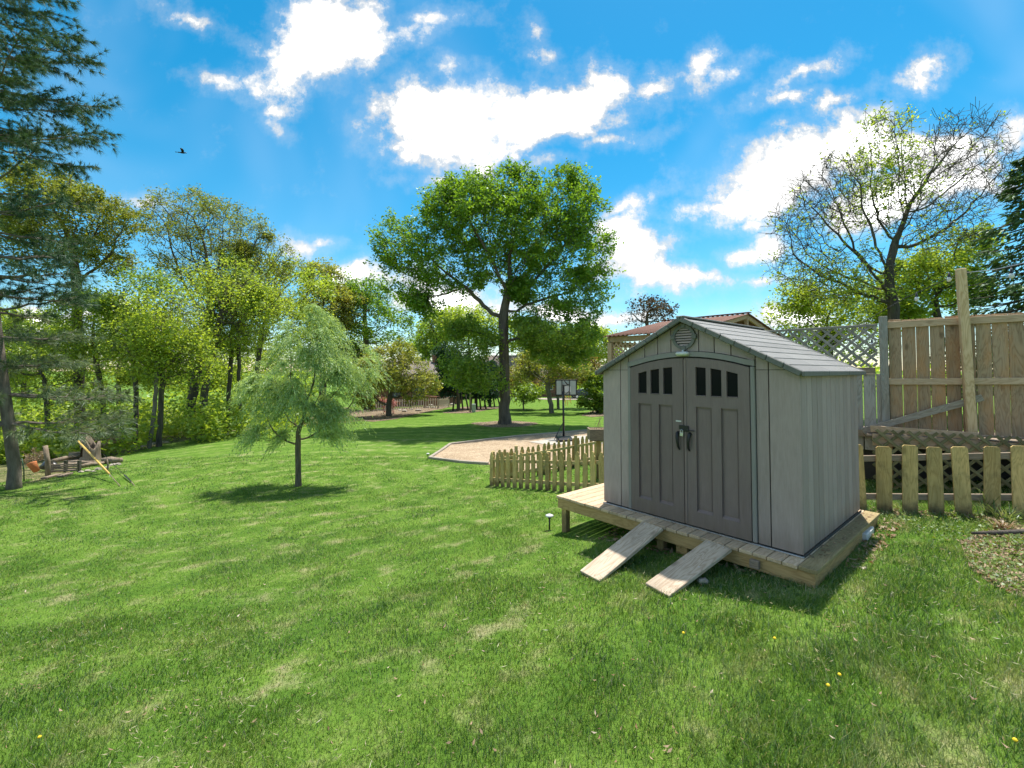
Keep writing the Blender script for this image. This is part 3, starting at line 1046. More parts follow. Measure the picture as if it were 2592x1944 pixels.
for s in (-1, 1):                                   # two leaves
    X = lambda t: s * (0.008 + t * 0.742)           # t = 0 at the meeting edge, 1 at the jamb
    d = MB()
    zb = 0.036
    d.prism([(X(0), zb), (X(1), zb), (X(1), arch(X(1)) - .012), (X(.66), arch(X(.66)) - .012), (X(.33), arch(X(.33)) - .012), (X(0), arch(0) - .012)], -0.002, 0.0205)
    a0, a1 = 0.19, 0.84                             # inner and outer margins
    z_p0, z_p1, z_w0 = 0.205, 1.43, 1.555

    def wtop(x):
        return arch(x) - 0.115

    def rect(t0, t1, z0, z1, y0=-0.03, y1=-0.0022):
        d.prism([(X(t0), z0), (X(t1), z0), (X(t1), z1), (X(t0), z1)], y0, y1)
    rect(0, 1, zb, z_p0)
    rect(0, a0, z_p0, z_w0)
    rect(a1, 1, z_p0, z_w0)
    rect(a0, a1, z_p1, z_w0)
    am = (a0 + a1) / 2
    rect(am - .07, am + .07, z_p0, z_p1)
    # upper band with the three lights
    ww = (a1 - a0 - 2 * 0.075) / 3
    lights = [(a0 + i * (ww + 0.075), a0 + i * (ww + 0.075) + ww) for i in range(3)]
    edges = [0.0] + [e for l in lights for e in l] + [1.0]
    for i in range(0, len(edges), 2):
        t0, t1 = edges[i], edges[i + 1]
        d.prism([(X(t0), z_w0), (X(t1), z_w0), (X(t1), arch(X(t1)) - .012), (X(t0), arch(X(t0)) - .012)], -0.03, -0.0022)
    for t0, t1 in lights:
        d.prism([(X(t0), wtop(X(t0))), (X(t1), wtop(X(t1))), (X(t1), arch(X(t1)) - .012), (X(t0), arch(X(t0)) - .012)], -0.03, -0.0022)
    # sloped ledges at the foot of each recess
    for t0, t1 in ((a0, am - .07), (am + .07, a1)):
        d.add([(X(t0), -0.0285, z_p0 - .001), (X(t1), -0.0285, z_p0 - .001), (X(t1), -0.0023, z_p0 + .03), (X(t0), -0.0023, z_p0 + .03), (X(t0), -0.0023, z_p0 - .001), (X(t1), -0.0023, z_p0 - .001)],
              [(0, 1, 2, 3), (0, 3, 4), (1, 5, 2), (0, 4, 5, 1), (3, 2, 5, 4)])
    leaf = d.build('door', M['door'], shed)
    for t0, t1 in ((a0, am - .07), (am + .07, a1)):      # thin raised field in each panel
        prism_piece('panel', [(X(t0 + .03), z_p0 + .045), (X(t1 - .03), z_p0 + .045), (X(t1 - .03), z_p1 - .03), (X(t0 + .03), z_p1 - .03)], -0.007, -0.0024, M['door'], leaf)
    for t0, t1 in lights:
        prism_piece('pane', [(X(t0) + s * .004, z_w0 + .012), (X(t1) - s * .004, z_w0 + .012), (X(t1) - s * .004, wtop(X(t1)) - .004), (X(t0) + s * .004, wtop(X(t0)) - .004)], -0.008, -0.0025, M['glass_dark'], leaf)
        box_obj('sill', ((X(t0) + X(t1)) / 2, -0.02, z_w0 + .004), (abs(X(t1) - X(t0)) - .002, 0.03, 0.014), M['door'], leaf, None, 0.003)
    h = MB()
    pts = [(s * 0.075, -0.028, 1.105), (s * 0.077, -0.055, 1.095), (s * 0.073, -0.068, 1.05), (s * 0.068, -0.07, 1.0), (s * 0.064, -0.06, 0.94), (s * 0.062, -0.032, 0.905)]
    h.tube(pts, [0.022, 0.021, 0.019, 0.017, 0.014, 0.010], 8)
    h.build('handle', M['black'], leaf, True)
box_obj('astragal', (0.018, -0.033, 1.02), (0.03, 0.012, 1.95), M['door'], shed, None, 0.004)
lt = MB().box((0.0, -0.042, 1.175), (0.12, 0.012, 0.05), None, 0.003).box((0.02, -0.05, 1.145), (0.10, 0.016, 0.03), None, 0.003).tube([(0.05, -0.055, 1.15), (0.14, -0.055, 1.147)], 0.007, 6)
lt.build('latch', M['black'], shed)
pl = MB().box((-0.012, -0.07, 1.095), (0.042, 0.02, 0.045), None, 0.004).tube([(-0.026, -0.07, 1.115), (-0.026, -0.07, 1.14), (-0.012, -0.07, 1.152), (0.002, -0.07, 1.14), (0.002, -0.07, 1.115)], 0.005, 6)
pl.build('padlock', M['steel'], shed)
box_obj('name_plate', (-0.07, -0.033, 1.245), (0.07, 0.004, 0.016), M['white'], shed, None, 0.001)
# round gable vent
vent = empty('gable_vent')
vent.parent = shed
vent.location = (0, 0, 2.262)
rg = MB()
n = 28
for i in range(n):
    a, b = 2 * math.pi * i / n, 2 * math.pi * (i + 1) / n
    rg.prism([(0.112 * math.cos(a), 0.112 * math.sin(a)), (0.148 * math.cos(a), 0.148 * math.sin(a)), (0.148 * math.cos(b), 0.148 * math.sin(b)), (0.112 * math.cos(b), 0.112 * math.sin(b))], -0.03, 0.0)
for a in (0, math.pi / 2, math.pi, 3 * math.pi / 2):
    rg.box((0.136 * math.cos(a), -0.02, 0.136 * math.sin(a)), (0.056, 0.042, 0.056), None, 0.005)
rg.build('ring', M['roof_trim'], vent)
bk = MB().prism([(0.118 * math.cos(2 * math.pi * i / 24), 0.118 * math.sin(2 * math.pi * i / 24)) for i in range(24)], -0.006, -0.001)
bk.build('backing', M['groove'], vent)
for k in range(7):
    z = -0.095 + k * 0.0315
    hw = math.sqrt(max(0.0, 0.113 ** 2 - z * z)) - .004
    box_obj('louvre', (0, -0.014, z), (2 * hw, 0.006, 0.021), M['siding'], vent, (math.radians(-25), 0, 0), 0.001)
lm = MB().tube([(-0.0, -0.04, 2.105), (0.0, -0.04, 2.07)], 0.012, 8).box((0, -0.05, 2.06), (0.16, 0.085, 0.05), None, 0.02)
lm.build('porch_light', M['white'], shed, True)

# roof
rf = MB()
ROH = 1.268
sl = (RIDGE - EAVE) / W2
zr = RIDGE + 0.012
ze = zr - ROH * sl
for s in (-1, 1):
    rf.prism([(0, zr - .022), (s * ROH, ze - .022), (s * ROH, ze + .004), (0, zr + .004)], -0.075, DEP + 0.075)
roof = rf.build('roof', M['groove'], shed)
th = math.atan(sl)
slope_len = ROH / math.cos(th)
nc = 9
for s in (-1, 1):
    for k in range(nc):
        c0 = k * slope_len / nc
        cm = c0 + slope_len / nc / 2
        px_, pz_ = cm * math.cos(th), zr - cm * math.sin(th) + 0.012
        cuts = [-0.07, DEP * (0.33 + 0.06 * ((k * 7) % 3 - 1)), DEP * (0.68 + 0.05 * ((k * 5) % 3 - 1)), DEP + 0.07]
        for y0, y1 in zip(cuts[:-1], cuts[1:]):
            o = MB().box((0, 0, 0), (slope_len / nc + 0.012, y1 - y0 - 0.005, 0.011), None, 0.003).build('shingle', M['roof'], roof)
            o.location = (s * px_, (y0 + y1) / 2, pz_ - 0.002)
            o.rotation_euler = (0, s * (th - 0.045), 0)
    ng = 8
    for yf, nm in ((-0.092, 'rake_trim'), (DEP + 0.092, 'rake_trim')):
        for k in range(ng):
            a, b = k * slope_len / ng, (k + 1) * slope_len / ng - 0.004
            cm = (a + b) / 2
            o = MB().box((0, 0, 0), (b - a, 0.034, 0.062), None, 0.008).build(nm, M['roof_trim'], roof)
            o.location = (s * cm * math.cos(th), yf, zr - cm * math.sin(th) - 0.008)
            o.rotation_euler = (0, s * th, 0)
    for k in range(3):
        y0, y1 = -0.108 + k * (DEP + .216) / 3, -0.108 + (k + 1) * (DEP + .216) / 3 - 0.004
        box_obj('eave_trim', (s * (ROH + 0.012), (y0 + y1) / 2, ze - 0.006), (0.026, y1 - y0, 0.056), M['roof_trim'], roof, None, 0.006)
for k in range(5):
    y0, y1 = -0.108 + k * (DEP + .216) / 5, -0.108 + (k + 1) * (DEP + .216) / 5 - 0.003
    box_obj('ridge_cap', (0, (y0 + y1) / 2, zr + 0.018), (0.11, y1 - y0, 0.02), M['roof'], roof, None, 0.006)

# ------------------------------------------------------------------ platform under the shed
deck = empty('shed_platform', SHED_LOC, SHED_RZ, 'wooden plank platform with the shed standing on it', 'platform')
bx = -1.93
k = 0
while bx < 1.23:
    wB = 0.138
    e = random.uniform(-0.006, 0.006)
    box_obj('board', (bx + wB / 2, (-0.235 + 2.36) / 2 + e, -0.0185), (wB - 0.009, 2.595, 0.035), M['deck'], deck, (0, 0, random.uniform(-.0012, .0012)), 0.004)
    bx += wB
    k += 1
box_obj('board', (bx + 0.08, 1.06, -0.0185), (0.155, 2.595, 0.037), M['deck_side'], deck, (0, 0, 0), 0.004)
XR = bx + 0.155
box_obj('frame_beam', ((-1.915 + XR - .02) / 2, -0.195, -0.108), (XR - .02 + 1.915, 0.038, 0.14), M['deck_frame'], deck, None, 0.004)
box_obj('frame_beam', ((-1.915 + XR - .02) / 2, 2.32, -0.108), (XR - .02 + 1.915, 0.038, 0.14), M['deck_frame'], deck, None, 0.004)
for xx in (-1.896, -0.9, 0.0, 0.75, XR - .04):
    box_obj('joist', (xx, 1.062, -0.108), (2.47, 0.038, 0.138), M['deck_frame'], deck, (0, 0, math.pi / 2), 0.004)
for xx, yy in ((-1.83, -0.13), (-1.83, 2.25), (-0.25, -0.13), (-0.25, 2.25), (-1.83, 1.0)):
    p = SL(xx, yy)
    zg = tz1(p.x, p.y) - 0.06
    box_obj('leg', (xx, yy, (-0.179 + zg) / 2), (0.09, 0.09, -0.179 - zg), M['new_post'] if False else M['picket'], deck, None, 0.005)
box_obj('block', (0.02, -0.14, -0.235), (0.14, 0.04, 0.115), M['deck_frame'], deck, None, 0.004)
box_obj('block', (0.86, -0.245, -0.105), (0.09, 0.05, 0.08), M['grey_rail'], deck, None, 0.004)

for lab, (xa_, ya_), (xb_, yb_) in (('bleached plank ramp leaning on the platform, nearer the open lawn', (-0.30, -0.245), (-0.43, -1.28)),
                                    ('bleached plank ramp leaning on the platform, nearer the shed corner', (0.50, -0.245), (0.31, -1.16))):
    a, b = SL(xa_, ya_, -0.022), SL(xb_, yb_)
    b.z = tz1(b.x, b.y) + 0.012
    dxy = (b - a).normalized()
    o = MB().box((0, 0, 0), ((b - a).length, 0.30, 0.038), None, 0.005).build('ramp_plank', M['ramp'])
    x = dxy
    y = Vector((0, 0, 1)).cross(x).normalized()
    z = x.cross(y)
    o.location = (a + b) / 2
    o.rotation_euler = Matrix((x, y, z)).transposed().to_euler()
    tag(o, lab, 'ramp', 'ramps up to the shed')
    for q in ((-1, -.09), (-1, .08), (-.1, -.1), (-.08, .09)):
        sc_ = MB().tube([(0, 0, 0), (0, 0, .003)], .006, 8).build('screw', M['steel'], o)
        sc_.location = (q[0] * (b - a).length * .46, q[1], .0185)

# ------------------------------------------------------------------ picket fences
def picket_mesh(w, h, t, style):
    if style == 'ear':
        poly = [(-w / 2, 0), (w / 2, 0), (w / 2, h - .022), (w / 2 - .024, h), (-w / 2 + .024, h), (-w / 2, h - .022)]
    else:
        poly = [(-w / 2, 0), (w / 2, 0), (w / 2, h - .10), (w * .34, h - .075)]
        poly += [(w * .34 * math.cos(a), h - .045 + .045 * math.sin(a)) for a in np.linspace(0.2, math.pi - .2, 6)]
        poly += [(-w * .34, h - .075), (-w / 2, h - .10)]
    b = MB().prism(poly, -t / 2, t / 2)
    o = b.build('picket', M['picket'])
    me = o.data
    bpy.data.objects.remove(o)
    return me


def picket_run(t, a, b, me, pitch, h, rail_z, rail_side, posts=(), rail_mat=None, lean=1.2, rail_h=0.075, sink=0.05, zfun=None):
    """pickets, rails and posts from a to b (x, y)"""
    a, b = Vector(a), Vector(b)
    L = (b - a).length
    d = (b - a) / L
    nrm = Vector((-d.y, d.x))
    n = int(L / pitch)
    rz = math.atan2(d.y, d.x)
    zf = zfun or tz1
    for i in range(n + 1):
        p = a + d * (pitch * (i + 0.5 if n * pitch + pitch / 2 < L + .01 else i))
        z = zf(p.x, p.y) - sink
        o = link(bpy.data.objects.new('picket', me), t.o)
        o.location = Vector((p.x, p.y, z)) - t.loc
        o.rotation_euler = (math.radians(random.uniform(-.8, .8)), math.radians(random.uniform(-lean, lean)), rz + math.radians(random.uniform(-2, 2)))
        o.scale = (random.uniform(.95, 1.05), 1, random.uniform(.975, 1.02))
    for zz in rail_z:
        segs = max(1, int(L / 2.2))
        for k in range(segs):
            p, q = a + d * (L * k / segs), a + d * (L * (k + 1) / segs - 0.004)
            off = nrm * rail_side * 0.032
            pa = Vector((p.x + off.x, p.y + off.y, zf(p.x, p.y) + zz))
            qa = Vector((q.x + off.x, q.y + off.y, zf(q.x, q.y) + zz))
            t.beam('rail', pa, qa, rail_h, 0.036, rail_mat or M['picket_rail'])
    for s_, hp in posts:
        p = a + d * s_ + nrm * rail_side * 0.10
        z = zf(p.x, p.y)
        t.beam('post', (p.x, p.y, z - .1), (p.x, p.y, z + hp), 0.09, 0.09, M['picket_rail'], up=(1, 0, 0))


FC = Vector((-0.62, 12.06))
me_r = picket_mesh(0.125, 0.95, 0.019, 'round')
end_f = SL(-0.9, 2.75)
f1 = Thing('picket_fence', (FC.x, FC.y, tz1(FC.x, FC.y)), 'treated picket fence running from the lawn corner up to the shed', 'fence', 'picket fences')
picket_run(f1, FC, (end_f.x, end_f.y), me_r, 0.215, 0.95, (0.18, 0.66), 1, ((0.06, 0.9), (2.0, .9)))
f2 = Thing('picket_fence', (FC.x, FC.y + .1, tz1(FC.x, FC.y + .1)), 'rear picket fence seen from its rail side, beside the gravel', 'fence', 'picket fences')
picket_run(f2, FC + Vector((0.03, 0.14)), (3.1, 14.9), me_r, 0.20, 0.95, (0.18, 0.66), -1, ((0.8, .95), (3.1, .97)))
me_e = picket_mesh(0.175, 0.99, 0.02, 'ear')
RA, RB = Vector((4.93, 6.64)), Vector((7.9, 5.47))
f3 = Thing('picket_fence', (RA.x, RA.y, tz1(RA.x, RA.y)), 'wide flat-topped picket fence right of the shed, below the tall fence', 'fence', 'picket fences')
picket_run(f3, RA, RB, me_e, 0.292, 0.93, (0.19, 0.74), 1, (), M['grey_rail'], 2.2, 0.085)

# ------------------------------------------------------------------ tall fence on the terrace
TA, TB = Vector((6.48, 7.80, 0)), Vector((9.4, 6.03, 0))
td = (TB - TA).normalized()
tn = Vector((td.y, -td.x, 0))            # towards the viewer
TZ0, TZ1 = 0.80, 2.69


def TP(s, z, off=0.0):
    p = TA + td * s + tn * off
    return Vector((p.x, p.y, z))


tf = Thing('plank_fence', TP(0, 0.80), 'tall weathered plank fence on the terrace with the string lights above', 'fence')
L = (TB - TA).length
s_ = 0.075
while s_ < L - 0.1:
    wB = random.uniform(0.165, 0.18)
    zt = TZ1 + 0.045 + 0.018 * s_ + random.uniform(-.012, .012)
    tf.beam('plank', TP(s_ + wB / 2, TZ0, -0.012), TP(s_ + wB / 2, zt, -0.012), wB - 0.0, 0.019, M['cedar'], up=td)
    s_ += wB + random.choice((0.006, 0.010, 0.013))
SP = 1.03                                  # the new post stands here
for z0, hh in ((TZ1 - 0.045, 0.115), (1.665, 0.105)):
    for sa, sb in ((0.05, SP - 0.005), (SP + 0.005, L)):
        tf.beam('rail', TP(sa, z0 + 0.018 * sa, 0.02), TP(sb, z0 + 0.018 * sb, 0.02), hh, 0.038, M['new_rail'])
tf.beam('post', TP(0, 0.55, 0.02), TP(0, 2.80, 0.02), 0.105, 0.105, M['grey_wood'], up=td)
tf.beam('brace', TP(-0.33, 0.80, 0.105), TP(SP + .17, 1.43, 0.062), 0.105, 0.022, M['edging'])
np_ = Thing('timber_post', TP(SP, .85, 0.11), 'tall new pine post leaning in front of the plank fence', 'post')
np_.beam('shaft', TP(SP + .02, 0.845, 0.115), TP(SP - .05, 3.50, 0.115), 0.115, 0.115, M['new_post'], up=td, ch=0.008)
np_.beam('hook', TP(SP + .0, 3.43, 0.055), TP(SP + .06, 3.45, 0.03), 0.05, 0.03, M['black'])
for o in np_.o.children:
    o.name = {'shaft': 'shaft', 'hook': 'hook'}.get(o.name.split('.')[0], o.name)


def lattice(t, org, d, n_off, L_, z0, z1, spacing, w_, th_, mat, slope=0.0):
    """two layers of crossing strips clipped to a rectangle along d"""
    org = Vector(org)
    side = Vector((d.y, -d.x, 0))
    for lay, sg in ((0, 1), (1, -1)):
        c = -(z1 - z0)
        while c < L_ + (z1 - z0):
            # s = c + u (sg=1) or s = c + (z1-z0) - u ; u from 0..H
            H = z1 - z0
            u0, u1 = (max(0.0, -c), min(H, L_ - c)) if sg == 1 else (max(0.0, c + H - L_), min(H, c + H))
            if u1 - u0 > 0.05:
                def pt(u):
                    s = c + u if sg == 1 else c + H - u
                    p = org + d * s + side * (n_off + lay * th_)
                    return Vector((p.x, p.y, z0 + u + slope * s))
                a, b = pt(u0), pt(u1)
                t.beam('lattice_strip', a, b, w_, th_ * .98, mat, up=side.cross((b - a).normalized()), ch=0.0015)
            c += spacing


# grey lattice-topped fence behind the shed
ld = Vector((0.674, -0.739, 0)).normalized()
LB = Vector((6.43, 7.83, 0))
LA = LB - ld * 4.2
lf = Thing('lattice_fence', (LA.x, LA.y, 0.45), 'silver grey lattice-topped board fence behind the shed', 'fence')
LL = 4.2


def LP(s, z, off=0.0):
    p = LA + ld * s + Vector((ld.y, -ld.x, 0)) * off
    return Vector((p.x, p.y, z))


lattice(lf, LP(0, 0), ld, 0.0, LL - .03, 1.93, 2.63, 0.185, 0.042, 0.010, M['lattice_grey'])
lf.beam('rail', LP(0, 2.655, 0.008), LP(LL - .02, 2.655, 0.008), 0.045, 0.05, M['lattice_grey'])
lf.beam('rail', LP(0, 1.855, 0.008), LP(LL - .06, 1.855, 0.008), 0.11, 0.045, M['grey_rail'])
lf.beam('rail', LP(0, 0.78, 0.012), LP(LL + .25, 0.74, 0.012), 0.12, 0.04, M['grey_rail'])
s_ = 0.0
while s_ < LL + .02:
    wB = 0.17
    lf.beam('plank', LP(s_ + wB / 2, 0.45, -0.03), LP(s_ + wB / 2, 1.80, -0.03), wB, 0.018, M['grey_wood'], up=ld)
    s_ += wB + random.choice((0.004, 0.012, 0.016))
for s_ in (0.0, 2.1):
    lf.beam('post', LP(s_, 0.2, -0.09), LP(s_, 2.70, -0.09), 0.09, 0.09, M['grey_wood'], up=ld)

# terrace front: boards and mossy lattice skirt below the tall fence
KA = TP(-0.22, 0, 0.33)
sk = Thing('lattice_skirt', (KA.x, KA.y, tz1(KA.x, KA.y)), 'mossy green lattice skirt below the terrace edge', 'lattice')
lattice(sk, (KA.x, KA.y, 0), td, 0.0, 3.2, -0.12, 0.86, 0.205, 0.045, 0.011, M['lattice_green'])
sk.beam('cap_board', TP(-0.24, 0.865, 0.275), TP(SP + 0.05, 0.835, 0.275), 0.11, 0.03, M['new_rail'])
sk.beam('cap_board', TP(SP + 0.06, 0.84, 0.26), TP(3.0, 0.84, 0.26), 0.03, 0.12, M['grey_rail'])
sk.beam('skirt_board', TP(-0.22, 0.685, 0.28), TP(3.0, 0.65, 0.28), 0.20, 0.03, M['new_rail'])
for s_ in (0.0, 1.5, 2.9):
    sk.beam('post', TP(s_, -0.15, 0.22), TP(s_, 0.60, 0.22), 0.09, 0.09, M['deck_frame'], up=td)
ter = Thing('terrace', TP(0, 0.0, 0), 'raised timber terrace carrying the tall plank fence', 'terrace')
for k in range(10):
    o_ = 0.22 - k * 0.142
    ter.beam('board', TP(-0.3, 0.75, o_), TP(3.0, 0.75, o_), 0.034, 0.136, M['grey_rail'])
ter.beam('shade_panel', TP(-0.3, 0.28, -0.35), TP(3.0, 0.28, -0.35), 0.86, 0.05, M['groove'])  # near-black panel painted in for the shaded space behind the lattice

# string lights
sl_pts = [P(2060, 905, 10.3), P(2160, 830, 9.2), P(2290, 755, 8.1), P(2416, 687, 7.25)]
top = TP(SP - .05, 3.44, 0.05)
sl_pts[-1] = top
w1 = [P(2443, 690, 7.2), P(2520, 682, 6.6), P(2610, 662, 6.1), P(2720, 628, 5.7)]
w1[0] = top + Vector((0.03, -0.02, 0))


def string_lights(pts, label, bulbs):
    t = Thing('string_light', pts[0], label, 'string lights', 'festoon wires over the terrace')
    t.mb('wire', MB().tube(pts, 0.006, 5), M['black'] if 'left' in label or 'sloping' in label else M['steel'])
    for p in bulbs:
        b = empty('bulb')
        b.parent = t.o
        b.location = Vector(p) - t.loc
        MB().tube([(0, 0, 0.07), (0, 0, 0.0), (0, 0, -.012)], [0.008, 0.02, 0.022], 8).build('socket', M['black'], b, True)
        MB().tube([(0, 0, -.012), (0, 0, -.03), (0, 0, -.06), (0, 0, -.082), (0, 0, -.09)], [0.02, 0.028, 0.032, 0.02, 0.004], 10).build('globe', M['bulb'], b, True)
    return t


m_, w_ = mat_base('frosted_bulb')
finish(w_, principled(w_, (0.62, 0.64, 0.66), 0.15, 0, 0.6))
M['bulb'] = m_
string_lights(sl_pts, 'dark wire of bulbs sloping from the new post towards the pergola', [P(2402, 700, 7.4), P(2320, 750, 8.0), P(2186, 836, 9.2), P(2207, 866, 9.4)])
string_lights(w1, 'pale wire of bulbs running right from the new post', [P(2560, 690, 6.5)])

# pergola behind the shed
A0 = P(1537, 850, 11.0)
pe, pu = ex, ey
per = empty('pergola', (A0.x, A0.y, tz1(A0.x, A0.y)), SHED_RZ, 'timber pergola with brown corrugated roof behind the shed', 'pergola')
zA = A0.z - per.location.z
zR = zA + 0.54
PL, PW = 2.25, 2.62


def corrugated(y0, z0, y1, z1):
    m = MB()
    nx = 90
    ny = 2
    vs, fs = [], []
    for j in range(ny):
        for i in range(nx + 1):
            x = -0.06 + (PL + .12) * i / nx
            t_ = j / (ny - 1)
            z = z0 + (z1 - z0) * t_ + 0.018 * math.sin(2 * math.pi * x / 0.125)
            vs.append((x, y0 + (y1 - y0) * t_, z))
    for i in range(nx):
        fs.append((i, i + 1, nx + 2 + i, nx + 1 + i))
    nv = len(vs)
    vs += [(a, b, c - .006) for a, b, c in vs]
    fs += [(f[3] + nv, f[2] + nv, f[1] + nv, f[0] + nv) for f in fs]
    for i in range(nx):
        fs.append((i + 1, i, i + nv, i + 1 + nv))
    return m.add(vs, fs)


corrugated(-0.1, zA - .02, PW, zR).build('roof_sheet', M['pergola_roof'], per, True)
corrugated(PW, zR, 2 * PW + .1, zA - .02).build('roof_sheet', M['pergola_roof'], per, True)
box_obj('ridge_cap', (PL / 2, PW, zR + .03), (PL + .15, 0.16, 0.02), M['pergola_roof'], per, None, .004)
for x in (0.06, PL - 0.06):
    for y in (0.06, 2 * PW - .06):
        box_obj('post', (x, y, (zA - .18) / 2 - .1), (0.12, 0.12, zA - .18 + .2), M['pergola_wood'], per, None, .006)
for y in (0.06, PW, 2 * PW - .06):
    zz = zA - .1 if y != PW else zR - .1
    box_obj('beam', (PL / 2, y, zz), (PL, 0.05, 0.13), M['pergola_wood'], per, None, .005)
for x in (0.02, PL - .02):
    for ya, yb in ((0, PW), (2 * PW, PW)):
        a, b = Vector((x, ya, zA - .085)), Vector((x, yb, zR - .06))
        beam('rafter', a, b, 0.10, 0.04, M['pergola_wood'], per)
    beam('tie_beam', (x, 0.1, zA - .2), (x, 2 * PW - .1, zA - .2), 0.13, 0.045, M['pergola_wood'], per)
    beam('king_post', (x, PW, zA - .14), (x, PW, zR - .1), 0.08, 0.06, M['pergola_wood'], per, up=(1, 0, 0))


class _L:                                    # lattice panel on the pergola's near side
    def beam(self, *a, **k):
        k.pop('parent', None)
        return beam(*a, per, **k)


lattice(_L(), Vector((0.12, 0.06, 0)), Vector((1, 0, 0)), 0.0, PL - .24, zA - 1.0, zA - .18, 0.13, 0.035, 0.01, M['pergola_wood'])

# planter box on a post beside the rear fence
pp = P(1514, 1098, 11.6)
pb = Thing('planter_box', (pp.x, pp.y, tz1(pp.x, pp.y)), 'weathered wooden planter box with dry twigs, left of the shed', 'planter')
for dx, dy, sx, sy in ((0, -.2, .5, .03), (0, .2, .5, .03), (-.235, 0, .03, .37), (.235, 0, .03, .37)):
    box_obj('side_board', (dx, dy, pp.z - pb.loc.z), (sx, sy, 0.28), M['grey_rail'], pb.o, None, .004)
box_obj('soil', (0, 0, pp.z - pb.loc.z + .02), (.43, .36, .2), M['mulch'], pb.o, None, .003)
box_obj('base', (0, 0, pp.z - pb.loc.z - .15), (.46, .4, .02), M['grey_rail'], pb.o, None, .003)
box_obj('post', (0, 0, (pp.z - pb.loc.z - .16) / 2 - .05), (.1, .1, pp.z - pb.loc.z - .16 + .1), M['picket'], pb.o, None, .004)
for k in range(5):
    a = random.uniform(0, 6.28)
    MB().tube([(0.05 * k - .1, 0, pp.z - pb.loc.z + .1), (0.05 * k - .12 + .08 * math.cos(a), .05 * math.sin(a), pp.z - pb.loc.z + .28), (0.05 * k - .1 + .22 * math.cos(a), .1 * math.sin(a), pp.z - pb.loc.z + random.uniform(.35, .6))], [.007, .005, .003], 4).build('twig', M['cut_wood'], pb.o)

# ------------------------------------------------------------------ basketball hoop
hb = G(1427, 1114)
hoop = Thing('basketball_hoop', hb, 'portable basketball hoop seen from behind on the gravel', 'basketball hoop')
HD = hb.y
zt = P(1427, 962, HD).z
zb_ = P(1427, 1001, HD).z
hoop.mb('pole', MB().tube([(hb.x, hb.y, hb.z), (hb.x - .02, hb.y, zb_ + .2)], .05, 10), M['black'], True)
bxc = P(1433, 981, HD + .6)
hw, hh = 26.5 * HD / F_PX, (zt - zb_) / 2
hoop.mb('backboard', MB().box((bxc.x, bxc.y, bxc.z), (2 * hw, .03, 2 * hh), None, .004), M['board'])
fr = MB()
for sx in (-1, 1):
    fr.box((bxc.x + sx * hw, bxc.y, bxc.z), (.05, .06, 2 * hh + .06), None, .004)
for sz in (-1, 1):
    fr.box((bxc.x, bxc.y, bxc.z + sz * hh), (2 * hw, .06, .05), None, .004)
for sx in (-.42, .32):
    fr.box((bxc.x + sx * hw, bxc.y - .035, bxc.z), (.035, .03, 2 * hh), None, .003)
hoop.mb('frame', fr, M['black'])
hoop.mb('target_square', MB().box((bxc.x + .02, bxc.y - .02, bxc.z - .08), (.42, .012, .3), None, .002), M['white'])
arm = MB()
for dx in (-.06, .07):
    for zo in (-.1, .35):
        arm.tube([(hb.x + dx * .3, hb.y, zb_ + .1 + zo), (bxc.x + dx * 2.2, bxc.y - .04, bxc.z - .1 + zo * .8)], .022, 6)
arm.box((hb.x, hb.y, zb_ + .12), (.09, .09, .8), None, .01)
arm.tube([(hb.x + .05, hb.y, zt - .05), (hb.x + .25, hb.y + .3, zt - .25)], .03, 6)
hoop.mb('bracket', arm, M['black'])
rm = MB()
rp = [(bxc.x + .05 + .225 * math.cos(a), bxc.y + .32 + .225 * math.sin(a), zb_ + .05) for a in np.linspace(0, 2 * math.pi, 21)]
rm.tube(rp, .012, 6)
hoop.mb('rim', rm, M['orange'])
nt = MB()
for k in range(8):
    a = 2 * math.pi * k / 8
    nt.tube([(bxc.x + .05 + .225 * math.cos(a), bxc.y + .32 + .225 * math.sin(a), zb_ + .05), (bxc.x + .1 + .15 * math.cos(a + .4), bxc.y + .32 + .15 * math.sin(a + .4), zb_ - .18), (bxc.x + .12 + .16 * math.cos(a + .7), bxc.y + .32 + .14 * math.sin(a), zb_ - .38 - .1 * (k % 3))], .012, 4)
hoop.mb('net', nt, M['yellow'])
hoop.mb('base', MB().box((hb.x, hb.y - .35, hb.z + .1), (.75, 1.0, .2), None, .06), M['black'])
hoop.mb('strut', MB().tube([(hb.x - .0, hb.y, hb.z + .9), (hb.x - .5, hb.y - .5, hb.z + .1)], .02, 6), M['black'])

# ------------------------------------------------------------------ solar stake lights
def stake(px, py, h, label):
    g_ = G(px, py)
    o = Thing('solar_light', g_, label, 'garden light', 'solar lights on stakes')
    o.mb('stake', MB().tube([g_ - Vector((0, 0, .05)), g_ + Vector((0, 0, h * .72))], .012, 8), M['black'], True)
    o.mb('lamp', MB().tube([g_ + Vector((0, 0, h * .72)), g_ + Vector((0, 0, h * .86))], [.02, .035], 10), M['black'], True)
    o.mb('cap', MB().tube([g_ + Vector((0, 0, h * .86)), g_ + Vector((0, 0, h * .93)), g_ + Vector((0, 0, h))], [.062, .06, .02], 14), M['white'], True)


stake(1391, 1342, .24, 'white-capped solar stake light beside the platform leg')
stake(1083, 1164, .26, 'white-capped solar stake light at the gravel corner')

